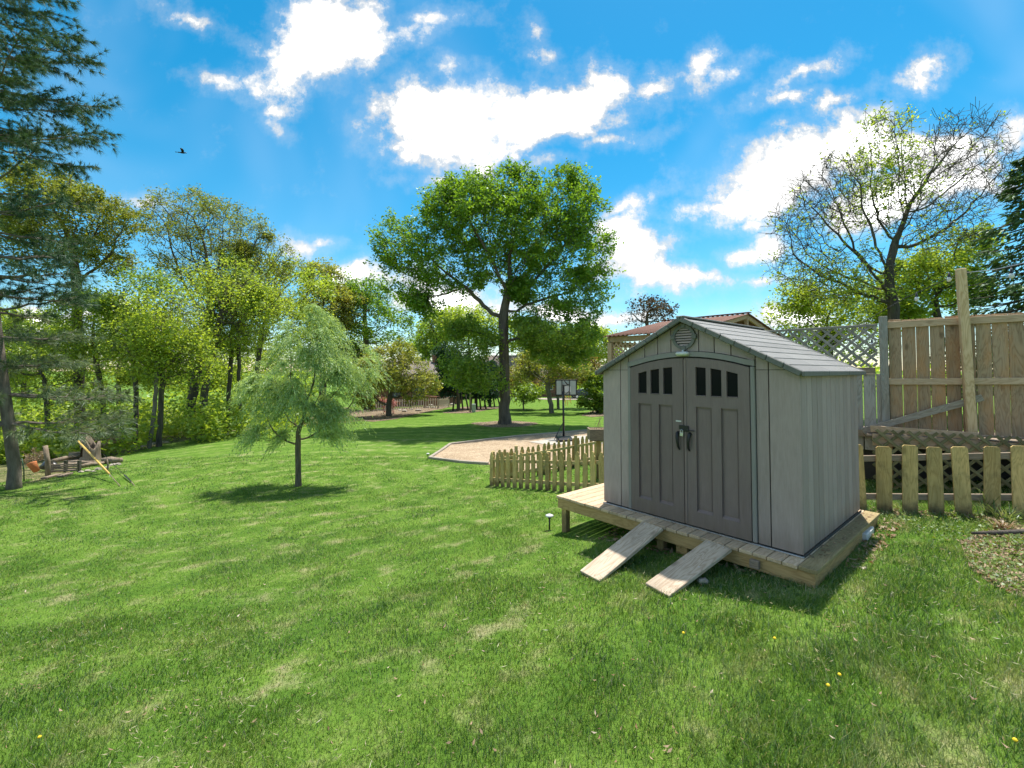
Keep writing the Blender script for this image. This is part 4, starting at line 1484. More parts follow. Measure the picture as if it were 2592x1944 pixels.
# ------------------------------------------------------------------ small things by the platform
p = G(2195, 1358)
o = MB().box((0, 0, 0), (.44, .11, .085), None, .012).build('foam_block', M['white'])
o.location = p + Vector((-.02, 0, .045))
o.rotation_euler = (0, 0.02, math.radians(43))
tag(o, 'white plastic block lying beside the platform edge', 'block')
p = G(1780, 1478)
o = MB().box((0, 0, 0), (.11, .08, .05), None, .022).build('pebble', M['stone'], None, True)
o.location = p + Vector((0, 0, .02))
tag(o, 'small pale stone on the grass by the second ramp', 'stone')
p = G(2520, 1362)
o = MB().tube([p + Vector((-.25, .02, .05)), p + Vector((0.05, 0, .06)), p + Vector((.4, .02, .07)), p + Vector((.9, .06, .09))], [.015, .028, .03, .03], 8).build('fallen_branch', M['bark_dark'], None, True)
tag(o, 'dark fallen branch lying on the leaf bed', 'branch')
# ------------------------------------------------------------------ trees
def colonise(rs, trunk, attr, step, infl, kill, iters=140, up=0.0, jit=0.12, max_nodes=7000):
    """grow a branching skeleton from trunk points towards a cloud of points"""
    pos = [np.array(p, float) for p in trunk]
    par = [-1] + list(range(len(trunk) - 1))
    A = attr.copy()
    near = np.full(len(A), 1e9)
    idx = np.zeros(len(A), int)

    def upd(new_i):
        nonlocal near, idx
        if not len(A):
            return
        N = np.array([pos[i] for i in new_i])
        d = np.linalg.norm(A[:, None, :] - N[None, :, :], axis=2)
        k = d.argmin(1)
        m = d[np.arange(len(A)), k]
        b = m < near
        near[b] = m[b]
        idx[b] = np.array(new_i)[k[b]]

    upd(list(range(len(pos))))
    for it in range(iters):
        if not len(A) or len(pos) > max_nodes:
            break
        act = near < infl
        if not act.any():
            act = near < near.min() * 1.05 + 1e-6
        Pn = np.array(pos)
        dirs = A[act] - Pn[idx[act]]
        dirs /= np.linalg.norm(dirs, axis=1)[:, None] + 1e-9
        own = idx[act]
        uq, inv = np.unique(own, return_inverse=True)
        S = np.zeros((len(uq), 3))
        np.add.at(S, inv, dirs)
        S /= np.linalg.norm(S, axis=1)[:, None] + 1e-9
        S += rs.normal(0, jit, S.shape)
        S[:, 2] += up
        S /= np.linalg.norm(S, axis=1)[:, None] + 1e-9
        new = Pn[uq] + S * step
        ni = []
        for q, p_ in zip(new, uq):
            ni.append(len(pos))
            pos.append(q)
            par.append(int(p_))
        upd(ni)
        keep = near > kill
        A, near, idx = A[keep], near[keep], idx[keep]
    return np.array(pos), np.array(par)


def add_twigs(rs, pos, par, per, length, bend=.35):
    """short side twigs on the outer branches"""
    n = len(pos)
    cnt = np.zeros(n)
    kid = np.zeros(n, int)
    for p in par[1:]:
        kid[p] += 1
    cnt[kid == 0] = 1
    for i in range(n - 1, 0, -1):
        cnt[par[i]] += cnt[i]
    P_, Q_ = list(pos), list(par)
    for i in range(1, n):
        if cnt[i] > 6:
            continue
        d = pos[i] - pos[par[i]]
        d = d / (np.linalg.norm(d) + 1e-9)
        for k in range(per if cnt[i] <= 2 else max(1, per - 1)):
            e = d * rs.uniform(.2, 1.0) + rs.normal(0, .6, 3) + np.array([0, 0, .12])
            e /= np.linalg.norm(e) + 1e-9
            L_ = length * rs.uniform(.5, 1.2)
            a = pos[i] + e * L_ * .5
            b = a + (e + rs.normal(0, bend, 3)) * L_ * .5
            P_ += [a, b]
            Q_ += [i, len(P_) - 2]
    return np.array(P_), np.array(Q_)


def pipe_radii(par, r_tip, r_base, pw=.60):
    n = len(par)
    cnt = np.zeros(n)
    kids = np.zeros(n, int)
    for p in par:
        if p >= 0:
            kids[p] += 1
    tips = kids == 0
    cnt[tips] = 1
    for i in range(n - 1, 0, -1):
        cnt[par[i]] += cnt[i]
    return np.maximum(r_tip, r_base * (cnt / max(cnt[0], 1)) ** pw), cnt, tips


def skeleton_mesh(name, pos, par, rad, mat, flare=1.5, flare_h=0.6, origin=(0, 0, 0)):
    n = len(pos)
    org = np.array(origin)
    V, Lp, T = [], [], []
    base_z = pos[0][2]
    off = 0
    pdir = np.zeros((n, 3))
    child_dir = np.zeros((n, 3))
    for i in range(1, n):
        d = pos[i] - pos[par[i]]
        d /= np.linalg.norm(d) + 1e-9
        pdir[i] = d
        child_dir[par[i]] += d * rad[i] ** 2
    main = {}
    for i in range(1, n):
        p = par[i]
        if p not in main or rad[i] > rad[main[p]]:
            main[p] = i
    for i in range(1, n):
        p = par[i]
        d = pdir[i]
        r1 = rad[i]
        is_main = main[p] == i
        r0 = rad[p] if is_main else min(rad[p], rad[i] * 1.25)
        sides = 9 if r0 > 0.12 else (6 if r0 > 0.04 else (4 if r0 > 0.015 else 3))
        d0 = pdir[p] if (is_main and p > 0) else d
        for q, dd, rr in ((pos[p], d0 + d, r0), (pos[i], (d + (pdir[main[i]] if i in main else d)), r1)):
            dd = dd / (np.linalg.norm(dd) + 1e-9)
            a = np.cross(dd, (0.13, 0.99, 0.05))
            a /= np.linalg.norm(a) + 1e-9
            b = np.cross(dd, a)
            h = q[2] - base_z
            if flare_h > 0 and rad[0] * 0.5 < rr:
                rr = rr * (1 + (flare - 1) * math.exp(-max(h, 0) / (flare_h * 0.45)))
            t = np.arange(sides) * 2 * np.pi / sides
            V.append(q - org + rr * (np.cos(t)[:, None] * a + np.sin(t)[:, None] * b))
        for k in range(sides):
            k2 = (k + 1) % sides
            Lp += [off + k, off + k2, off + sides + k2, off + sides + k]
            T.append(4)
        off += 2 * sides
    return np_mesh(name, np.concatenate(V), Lp, T, mat, True)


def leaf_mesh(name, c, axis, side, ln, wd, mat, origin=(0, 0, 0), fold=0.25):
    """diamond leaves: centre, long axis, cross axis"""
    n = len(c)
    c = c - np.array(origin)
    nrm = np.cross(axis, side)
    a = axis * (ln[:, None] / 2)
    b = side * (wd[:, None] / 2)
    up = nrm * (wd[:, None] * fold)
    v = np.stack([c - a, c + b + up, c + a, c - b + up], 1).reshape(-1, 3)
    i = np.arange(n)[:, None] * 4
    q = (i + np.array([0, 1, 2, 3])[None, :]).ravel()
    return np_mesh(name, v, q, np.full(n, 4), mat)


def clump_pick(rs, c, n, sharp=.8):
    """choose n of the points, crowding them into clumps so that a crown has bright masses and gaps"""
    f = (np.sin(c[:, 0] * 1.9 + 1.3 * np.sin(c[:, 2] * 1.3)) + np.sin(c[:, 1] * 1.7 + 2.1 + 1.2 * np.sin(c[:, 0] * 1.1)) + np.sin(c[:, 2] * 2.1 + c[:, 0] * .7)) / 3
    w_ = np.clip(.55 + sharp * f, .06, 1.5)
    return c[rs.choice(len(c), n, p=w_ / w_.sum())]


def unit(v):
    return v / (np.linalg.norm(v, axis=1)[:, None] + 1e-9)


def rand_leaves(rs, centres, per, spread_r, ln, wd, droop=0.0, flat=0.5):
    n = len(centres) * per
    c = np.repeat(centres, per, 0) + unit(rs.normal(size=(n, 3))) * (spread_r * rs.random(n) ** 0.5)[:, None] * np.array([1, 1, .8])
    ax = unit(rs.normal(size=(n, 3)) * np.array([1, 1, 1 - flat]) + np.array([0, 0, -droop]))
    sd_ = unit(np.cross(ax, unit(rs.normal(size=(n, 3)) + np.array([0, -.25, .45]))))
    l = ln * rs.uniform(.6, 1.25, n)
    return c, ax, sd_, l, l * wd / ln


def ell_points(rs, ells, n, D, depth=1.0, shell=0.0):
    """points inside ellipsoids given as photo-pixel ellipses (px, py, rx, ry[, depth offset]) at depth D"""
    vol = np.array([e[2] * e[3] * (e[2] + e[3]) / 2 for e in ells], float) ** .8
    cnt = rs.multinomial(n, vol / vol.sum())
    out = []
    for e, k in zip(ells, cnt):
        dz = e[4] if len(e) > 4 else 0.0
        c = np.array(P(e[0], e[1], D + dz))
        s = D / F_PX
        rx, ry = e[2] * s, e[3] * s
        p = unit(rs.normal(size=(k, 3))) * (rs.random(k) ** (1 / (3 + 4 * shell)))[:, None]
        out.append(c + p * np.array([rx, rx * depth, ry]))
    return np.concatenate(out)


def tree(name, label, base, trunk_px, ells, leaf, bark, seed, D=None, n_attr=700, step=.45, infl=3.0, kill=.8, r_base=.2, r_tip=.012,
         per=12, spread_r=.45, ln=.16, wd=.09, thr=3.0, droop=0., flat=.4, depth=1.0, group=None, up=0.0, shell=.3, cat='tree', flare=1.5, jit=.12,
         leaf_filter=None, iters=170, twigs=2, twig_len=None, leaves=9000, pw=.58, sharp=.8):
    """one tree: skeleton grown into the crown's volume, leaves at its twigs. Shapes come as photo pixels at the tree's own depth."""
    rs = np.random.default_rng(seed)
    base = Vector(base)
    D = D or base.y
    tp = [np.array(base - Vector((0, 0, .15)))]
    for (px, py) in trunk_px:
        tp.append(np.array(P(px, py, D)))
    # finer trunk
    pts = [tp[0]]
    for a, b in zip(tp[:-1], tp[1:]):
        k = max(1, int(np.linalg.norm(b - a) / step))
        for j in range(1, k + 1):
            pts.append(a + (b - a) * j / k + (rs.normal(0, .02, 3) if j < k else 0))
    attr = ell_points(rs, ells, n_attr, D, depth, shell)
    pos, par = colonise(rs, pts, attr, step, infl, kill, iters, up, jit)
    if twigs:
        pos, par = add_twigs(rs, pos, par, twigs, twig_len or step * 1.5)
    rad, cnt, tips = pipe_radii(par, r_tip, r_base, pw)
    t = empty(name, base, 0, label, cat, group)
    me = skeleton_mesh('trunk', pos, par, rad, bark, flare, r_base * 4, base)
    link(bpy.data.objects.new('trunk', me), t)
    c = pos[cnt <= thr]
    if leaf_filter is not None:
        c = c[leaf_filter(c, rs)]
    if len(c):
        c = clump_pick(rs, c, leaves, sharp)
        L_ = rand_leaves(rs, c, 1, spread_r, ln, wd, droop, flat)
        lm_ = leaf_mesh('crown', *L_, leaf, base)
        link(bpy.data.objects.new('crown', lm_), t)
    return t, pos, par, rad, cnt


def zz(ox, oy, sc, lst):
    """ellipses measured on an enlargement: origin and scale"""
    return [(ox + e[0] / sc, oy + e[1] / sc, e[2] / sc, e[3] / sc, *e[4:]) for e in lst]


# the big oak
oak_e = zz(900, 380, 2.304, [(230, 560, 150, 170), (430, 640, 230, 190), (680, 420, 320, 250), (870, 240, 200, 140), (1000, 480, 300, 300),
                             (1230, 330, 210, 230), (1300, 600, 200, 250), (1380, 740, 110, 120), (560, 300, 170, 130), (330, 800, 150, 90), (1150, 860, 240, 110), (400, 880, 120, 80), (1310, 900, 140, 110), (1400, 850, 80, 90), (860, 650, 250, 150), (620, 780, 170, 90), (1000, 760, 160, 90)])
tree('oak_tree', 'big spreading green oak standing alone behind the gravel', OAK, [(1277, 980), (1276, 900), (1274, 830), (1275, 800)], oak_e,
     M['leaf_oak'], M['bark_oak'], 3, n_attr=2600, step=.40, infl=40, kill=.45, r_base=.33, r_tip=.008, spread_r=.36, ln=.20, wd=.115, thr=9, up=.03, depth=.9, flare=1.55, iters=200, leaves=94000, sharp=.5, twig_len=.7)
# its low sweeping skirts, grown from the same trunk
def skirt(parent_name, ells, seed, start, n_attr=420, leaf='leaf_mid', per=24):
    rs = np.random.default_rng(seed)
    o = [x for x in bpy.data.objects if x.name == parent_name][0]
    D = o.location.y
    attr = ell_points(rs, ells, n_attr, D, 1.2)
    pos, par = colonise(rs, [np.array(P(*start[0], D)), np.array(P(*start[1], D))], attr, .36, 5.0, .42, 150, 0, .12)
    pos, par = add_twigs(rs, pos, par, 2, .6)
    rad, cnt, tips = pipe_radii(par, .007, .10)
    link(bpy.data.objects.new('limb', skeleton_mesh('limb', pos, par, rad, M['bark_oak'], 1, 0, o.location)), o)
    cc_ = pos[cnt <= 3.5]
    L_ = rand_leaves(rs, clump_pick(rs, cc_, 13500), 1, .36, .19, .105, .3, .4)
    link(bpy.data.objects.new('low_crown', leaf_mesh('low_crown', *L_, M[leaf], o.location)), o)


skirt('oak_tree', zz(900, 380, 2.304, [(690, 1290, 170, 120, -1.5), (640, 1040, 130, 70, 0), (780, 1130, 90, 100, -1), (600, 1190, 90, 100, -1), (560, 1330, 60, 50, -1), (790, 1380, 60, 50, -1)]), 7, [(1272, 880), (1262, 872)], 420, 'leaf_mid')
skirt('oak_tree', zz(900, 380, 2.304, [(1130, 1080, 220, 75, -1), (1290, 1160, 110, 80, -1), (1030, 1020, 120, 60, -1), (1370, 1080, 70, 60, 0), (1180, 1200, 110, 50, -1)]), 8, [(1278, 870), (1290, 862)], 420, 'leaf_mid')


# the tall tree over the wood's edge
b = G(475, 1098)
tall_e = zz(340, 460, 2.593, [(420, 220, 330, 120), (230, 270, 170, 150), (560, 380, 330, 200), (780, 430, 190, 180), (860, 620, 170, 130), (980, 560, 110, 110),
                              (520, 560, 300, 140), (300, 480, 190, 160), (740, 800, 200, 120), (200, 700, 120, 90)])
tree('shade_tree', 'tall vase-shaped tree with olive green leaves at the edge of the wood', b, [(484, 1030), (495, 960), (510, 900)], tall_e,
     M['leaf_tall'], M['bark_dark'], 21, n_attr=2000, step=.42, infl=40, kill=.45, r_base=.30, r_tip=.0075, spread_r=.34, ln=.155, wd=.088, thr=3, up=.08, leaves=37000, pw=.50, depth=.9, iters=200, flare=1.4)

# the spare tree behind the pine
b = Vector(P(205, 1100, 27)); b.z = tz1(b.x, b.y)
e2 = zz(0, 400, 2.765, [(330, 260, 260, 220), (560, 420, 330, 180), (820, 480, 150, 170), (650, 700, 260, 120), (250, 620, 230, 160), (800, 750, 130, 90), (150, 420, 160, 160)])
tree('woodland_tree', 'sparse woodland tree with a forked trunk behind the pine', b, [(200, 950), (197, 860), (194, 800)], e2, M['leaf_tall'], M['bark_dark'], 33,
     n_attr=1500, step=.45, infl=6, kill=.45, r_base=.26, r_tip=.0085, spread_r=.35, ln=.17, wd=.095, thr=3, up=.05, leaves=24000, depth=.8)

# thin trees along the wood's edge: foot pixel, trunk pixels, crown ellipses
thin = [
    ('leaning slim woodland tree, leftmost of the slim ones', (268, 1060), [(262, 1000), (245, 930), (235, 860)], [(230, 800, 60, 55), (280, 860, 60, 50)], 'leaf_lime', .13, 26),
    ('slim woodland tree with a crooked stem beside the rock heap', (343, 1070), [(345, 1000), (340, 930), (338, 880), (345, 820)], [(330, 830, 50, 60), (370, 760, 60, 60)], 'leaf_mid', .12, 25),
    ('pale-stemmed slim tree just behind the rock heap', (377, 1118), [(392, 1030), (397, 950), (398, 880)], [(400, 850, 75, 55), (430, 790, 70, 50), (370, 900, 60, 50)], 'leaf_lime', .10, 24),
    ('dark forked slim tree between the rock heap and the tall tree', (403, 1113), [(408, 1010), (413, 960), (400, 900)], [(420, 890, 70, 60), (460, 930, 60, 40)], 'leaf_lime', .13, 24.5),
    ('thick dark trunk wrapped in vines, right of the tall tree', (520, 1095), [(516, 1010), (530, 930), (545, 860), (560, 800)], [(570, 800, 80, 70), (620, 760, 80, 70), (560, 720, 80, 60)], 'leaf_lime', .22, 28.5),
    ('slim dark tree behind the willow on its wood side', (610, 1080), [(606, 980), (604, 900), (600, 830)], [(610, 830, 70, 60), (650, 780, 70, 60)], 'leaf_lime', .12, 30),
    ('slim straight tree close to the willow', (575, 1085), [(580, 980), (586, 880), (590, 800)], [(600, 750, 70, 70), (560, 860, 60, 50)], 'leaf_mid', .14, 31),
    ('leafy slim tree low behind the pine boughs', (120, 1100), [(118, 1020), (112, 960)], [(110, 930, 90, 60), (60, 880, 80, 60), (160, 990, 70, 45)], 'leaf_lime', .12, 25),
]
for i, (lab, (px, py), tp, el, lf_, rb, D_) in enumerate(thin):
    el = [(e[0], e[1], e[2] * 1.4, e[3] * 1.2) for e in el]
    b = Vector(P(px, py, D_)); b.z = tz1(b.x, b.y)
    tree('woodland_tree', lab, b, tp, el, M[lf_], M['bark_grey'] if 'pale' in lab else M['bark_dark'], 50 + i, n_attr=420, step=.36, infl=6, kill=.36, r_base=rb, r_tip=.007,
         spread_r=.6, ln=.155, wd=.09, thr=5, flat=.4, leaves=8500, group='slim trees at the edge of the wood', depth=.8, flare=1.2)

# trees farther back
back = [
    ('lime green tree filling the gap left of the willow top', (640, 1050), [(655, 900), (665, 830)], [(680, 760, 90, 80), (740, 720, 90, 65), (620, 720, 70, 60), (720, 820, 100, 60)], 'leaf_lime', 38, .2),
    ('rounded mid green oak behind the willow', (930, 1030), [(928, 900), (925, 840)], [(900, 770, 90, 50), (960, 800, 80, 60), (870, 830, 80, 60), (1000, 850, 60, 40), (930, 730, 60, 25)], 'leaf_oak', 52, .35),
    ('thin yellowish tree showing twigs above the willow', (810, 1040), [(812, 860), (815, 780)], [(812, 710, 38, 38), (840, 780, 60, 50)], 'leaf_olive', 48, .14),
    ('pale lime tree left of the oak in the distance', (1100, 1010), [(1102, 900), (1105, 860)], [(1100, 860, 40, 60), (1130, 820, 40, 40), (1075, 900, 40, 40)], 'leaf_lime', 78, .25),
    ('lime green tree rising behind the oak trunk', (1190, 1010), [(1188, 880)], [(1160, 815, 60, 35), (1210, 830, 60, 50), (1150, 870, 50, 50)], 'leaf_lime', 82, .3),
    ('yellow green tree between the oak and the pergola', (1500, 1010), [(1498, 920)], [(1500, 870, 55, 35), (1460, 890, 50, 40), (1530, 900, 40, 50)], 'leaf_lime', 75, .25),
    ('broad pale tree far behind the hoop', (1400, 1010), [(1402, 920)], [(1400, 870, 70, 40), (1350, 860, 60, 40)], 'leaf_mid', 88, .3),
    ('copper-leaved tree whose top shows over the pergola roof', (1640, 1000), [(1640, 880), (1641, 840)], [(1640, 790, 55, 30), (1615, 800, 35, 22), (1672, 785, 30, 20)], 'leaf_red', 30, .12),
    ('pale woodland tree in the gap above the wood pile', (60, 1050), [(62, 900)], [(70, 850, 90, 60), (20, 920, 70, 60), (140, 880, 60, 50)], 'leaf_lime', 42, .2),
    ('second pale tree deep in the wood', (300, 1050), [(302, 900)], [(300, 900, 90, 50), (350, 930, 70, 50), (240, 930, 70, 50)], 'leaf_lime', 44, .2),
    ('mid green tree deep in the wood behind the tall tree', (480, 1040), [(482, 900)], [(500, 900, 90, 60), (560, 930, 80, 60), (450, 940, 80, 50), (620, 900, 70, 60)], 'leaf_lime', 46, .2),
    ('mid green tree low between willow and oak', (820, 1030), [(822, 920)], [(830, 880, 80, 60), (900, 900, 70, 50), (770, 900, 60, 50)], 'leaf_mid', 55, .25),
]
for i, (lab, (px, py), tp, el, lf_, D_, rb) in enumerate(back):
    el = [(e[0], e[1], e[2] * 1.2, e[3] * 1.12) for e in el] if D_ > 35 else el
    b = Vector(P(px, py, D_)); b.z = tz1(b.x, b.y)
    k = D_ / 40
    tree('copper_tree' if 'copper' in lab else 'distant_tree', lab, b, tp, el, M[lf_], M['bark_dark'], 80 + i, n_attr=480, step=.45 * k, infl=8 * k, kill=.45 * k, r_base=rb, r_tip=.009 * k,
         leaves=1500 if 'copper' in lab else (13000 if D_ < 60 else 9000), spread_r=.5 * k, ln=.23 * k, wd=.14 * k, thr=4, flat=.5, depth=.9, group='trees in the distance', flare=1.2)

# multi-stemmed olive shrub by the garden fence
b = G(984, 1053)
tree('crabapple_tree', 'spreading olive green shrub tree with many stems by the garden fence', b, [(984, 1035)], [(1010, 950, 90, 45), (960, 940, 60, 50), (1060, 980, 50, 35), (930, 990, 45, 40), (1000, 900, 55, 30)],
     M['leaf_olive'], M['bark_dark'], 120, n_attr=900, step=.33, infl=6, kill=.36, r_base=.22, r_tip=.010, leaves=15000, spread_r=.35, ln=.2, wd=.11, thr=3, flare=1.2)
# dark evergreens behind the oak, limbed up on many stems
for i, (lab, fx, fy, el) in enumerate([('dark columnar evergreen left of the oak trunk', 1160, 1040, [(1128, 910, 22, 45), (1130, 960, 26, 40), (1150, 935, 30, 50)]),
                                       ('dark spreading evergreen just behind the oak trunk', 1205, 1036, [(1190, 950, 40, 40), (1180, 985, 50, 22), (1230, 985, 40, 25)]),
                                       ('dark evergreen with leaning stems half hidden by the oak', 1240, 1030, [(1250, 960, 30, 40), (1225, 985, 30, 20)])]):
    b = G(fx, fy)
    t, *_ = tree('evergreen_tree', lab, b, [(fx, fy - 30)], el, M['leaf_dark'], M['bark_dark'], 130 + i, n_attr=420, step=.35, infl=6, kill=.36, r_base=.16, r_tip=.012, leaves=10000, spread_r=.4, ln=.24, wd=.10, thr=4,
                 group='dark evergreens behind the oak', flare=1.1)
    s = b.y / F_PX
    for dx, lean in ((-14, 5), (12, -6), (26, -12)):
        MB().tube([(dx * s, 0, -.1), ((dx + lean * .5) * s, .1, 1.0), ((dx + lean) * s, .1, 2.2)], [.09, .075, .06], 7).build('stem', M['bark_dark'], t, True)
# small trees beyond the oak, right
for i, (lab, fx, fy, tp, el, lf_, rb) in enumerate([
        ('brown and olive tree on a leaning trunk behind the hoop', 1398, 1046, [(1390, 1000), (1386, 970)], [(1380, 930, 70, 45), (1330, 940, 55, 35), (1440, 930, 60, 45), (1390, 890, 60, 35)], 'leaf_olive', .20),
        ('rust-tinged small tree behind the backboard', 1414, 1035, [(1412, 1000)], [(1470, 930, 50, 45), (1420, 950, 40, 40), (1330, 960, 35, 40)], 'leaf_rust', .14),
        ('young green tree with a thin stem right of the oak', 1326, 1039, [(1324, 1015)], [(1325, 1000, 38, 12), (1345, 990, 35, 12), (1310, 1008, 25, 10)], 'leaf_mid', .07)]):
    b = G(fx, fy)
    tree('ornamental_tree', lab, b, tp, el, M[lf_], M['bark_grey'], 140 + i, n_attr=520, step=.36, infl=6, kill=.36, r_base=rb, r_tip=.010, leaves=9500 if rb > .1 else 3500, spread_r=.42, ln=.22, wd=.13, thr=4, group='small trees beyond the oak', flare=1.15)
b = G(1512, 1046)
tree('round_bush', 'round green bush at the shed\'s left edge in the distance', b, [(1512, 1038)], [(1520, 1000, 40, 35), (1495, 1015, 28, 22), (1535, 970, 30, 30), (1500, 980, 22, 25)], M['leaf_mid'], M['bark_dark'], 150,
     n_attr=520, step=.3, infl=5, kill=.3, r_base=.1, r_tip=.01, leaves=12000, spread_r=.3, ln=.19, wd=.12, thr=4, cat='bush', flare=1.0)

# the half-leafed tree behind the tall fence
b = Vector(P(2262, 1010, 19)); b.z = tz1(b.x, b.y)
bare_e = zz(1880, 240, 2.6756, [(620, 620, 260, 250), (950, 300, 180, 190), (1480, 300, 240, 170), (1650, 420, 180, 130), (450, 850, 260, 200), (1200, 520, 250, 260),
                                (1500, 650, 280, 200), (420, 1150, 230, 180), (900, 750, 300, 200), (1300, 900, 300, 180), (700, 1250, 330, 200)])


def low_leaves(c, rs):
    z0, z1 = 4.0, 9.0
    h = np.clip((c[:, 2] - z0) / (z1 - z0), 0, 1)
    clump = (np.abs(c[:, 0] - P(2225, 370, 19).x) < 1.5) & (c[:, 2] > 8.8)
    return (rs.random(len(c)) > h * 0.97) | (clump & (rs.random(len(c)) < .7))


tree('maple_tree', 'half-bare spring maple with dark fanning branches behind the fence', b, [(2266, 900), (2262, 830), (2263, 780)], bare_e, M['leaf_lime'], M['bark_dark'], 160,
     n_attr=3600, step=.30, infl=40, kill=.30, r_base=.21, r_tip=.0085, leaves=8500, spread_r=.22, ln=.115, wd=.07, thr=2.2, up=.06, depth=.75, twigs=3, twig_len=.55, leaf_filter=low_leaves, iters=220, flare=1.2, pw=.53)
for i, (lab, fx, el, D_, lf_) in enumerate([
        ('bright green tree low behind the lattice fence', 2100, [(2060, 770, 90, 50), (2000, 800, 60, 45), (2150, 760, 80, 50), (2100, 830, 120, 40), (2210, 790, 80, 60), (1960, 850, 50, 40), (2010, 880, 100, 45), (2130, 880, 100, 45), (2210, 860, 60, 50)], 21, 'leaf_lime'),
        ('bright green tree low behind the plank fence', 2380, [(2330, 720, 90, 70), (2420, 640, 80, 60), (2400, 740, 90, 60), (2280, 770, 80, 50)], 20, 'leaf_lime')]):
    b = Vector(P(fx, 1000, D_)); b.z = tz1(b.x, b.y)
    tree('understory_tree', lab, b, [(fx, 900), (fx, 850)], el, M[lf_], M['bark_dark'], 170 + i, n_attr=800, step=.33, infl=6, kill=.35, r_base=.15, r_tip=.007, leaves=19000, spread_r=.36, ln=.14, wd=.085, thr=3, flat=.7, depth=.7, flare=1.1)


# ------------------------------------------------------------------ conifers
def spruce(name, label, base, height, radius, seed, z_start=.5, per_branch=90, leaf='leaf_spruce', z_stop=1.0):
    rs = np.random.default_rng(seed)
    base = Vector(base)
    t = empty(name, base, 0, label, 'tree')
    MB().tube([(0, 0, -.2), (0, 0, height * .5), (0, 0, height)], [.2, .12, .02], 8).build('trunk', M['bark_dark'], t, True)
    br = MB()
    C, A, S, Ln = [], [], [], []
    z = z_start
    while z < height * z_stop:
        f = 1 - z / height
        for k in range(6):
            a = rs.uniform(0, 6.28)
            Lb = radius * (f ** .8) * rs.uniform(.75, 1.15) + .15
            d = np.array([math.cos(a), math.sin(a), 0])
            pts = [np.array([0, 0, z]) + d * Lb * s_ + np.array([0, 0, Lb * (-.30 * s_ + .16 * s_ * s_)]) for s_ in np.linspace(0, 1, 5)]
            br.tube(pts, [.03, .024, .018, .012, .006], 4)
            n = int(per_branch * (Lb / radius) + 12)
            s_ = rs.random(n) ** .6
            c = np.array([0, 0, z]) + d * (Lb * s_)[:, None] + np.stack([np.zeros(n), np.zeros(n), Lb * (-.30 * s_ + .16 * s_ * s_)], 1)
            lat = np.array([-d[1], d[0], 0])
            wdt = .34 * Lb * (1 - s_ * .6)
            off = rs.uniform(-1, 1, n) * wdt
            c = c + lat * off[:, None] + np.stack([np.zeros(n), np.zeros(n), -np.abs(off) * .35 - rs.random(n) * .22], 1)
            ax = unit(d * .8 + lat * np.sign(off)[:, None] * .7 + rs.normal(0, .25, (n, 3)) + np.array([0, 0, -.55]))
            C.append(c); A.append(ax); S.append(unit(np.cross(ax, rs.normal(size=(n, 3))))); Ln.append(rs.uniform(.12, .28, n))
        z += .30
    br.build('branches', M['bark_dark'], t)
    C, A, S, Ln = map(np.concatenate, (C, A, S, Ln))
    me = leaf_mesh('needles', C, A, S, Ln, Ln * .32, M[leaf])
    link(bpy.data.objects.new('needles', me), t)
    return t


b = Vector(P(2620, 1000, 15)); b.z = tz1(b.x, b.y)
spruce('spruce_tree', 'dark green spruce rising behind the plank fence at the picture edge', b, 9.2, 3.1, 200, z_start=1.5, per_branch=150)

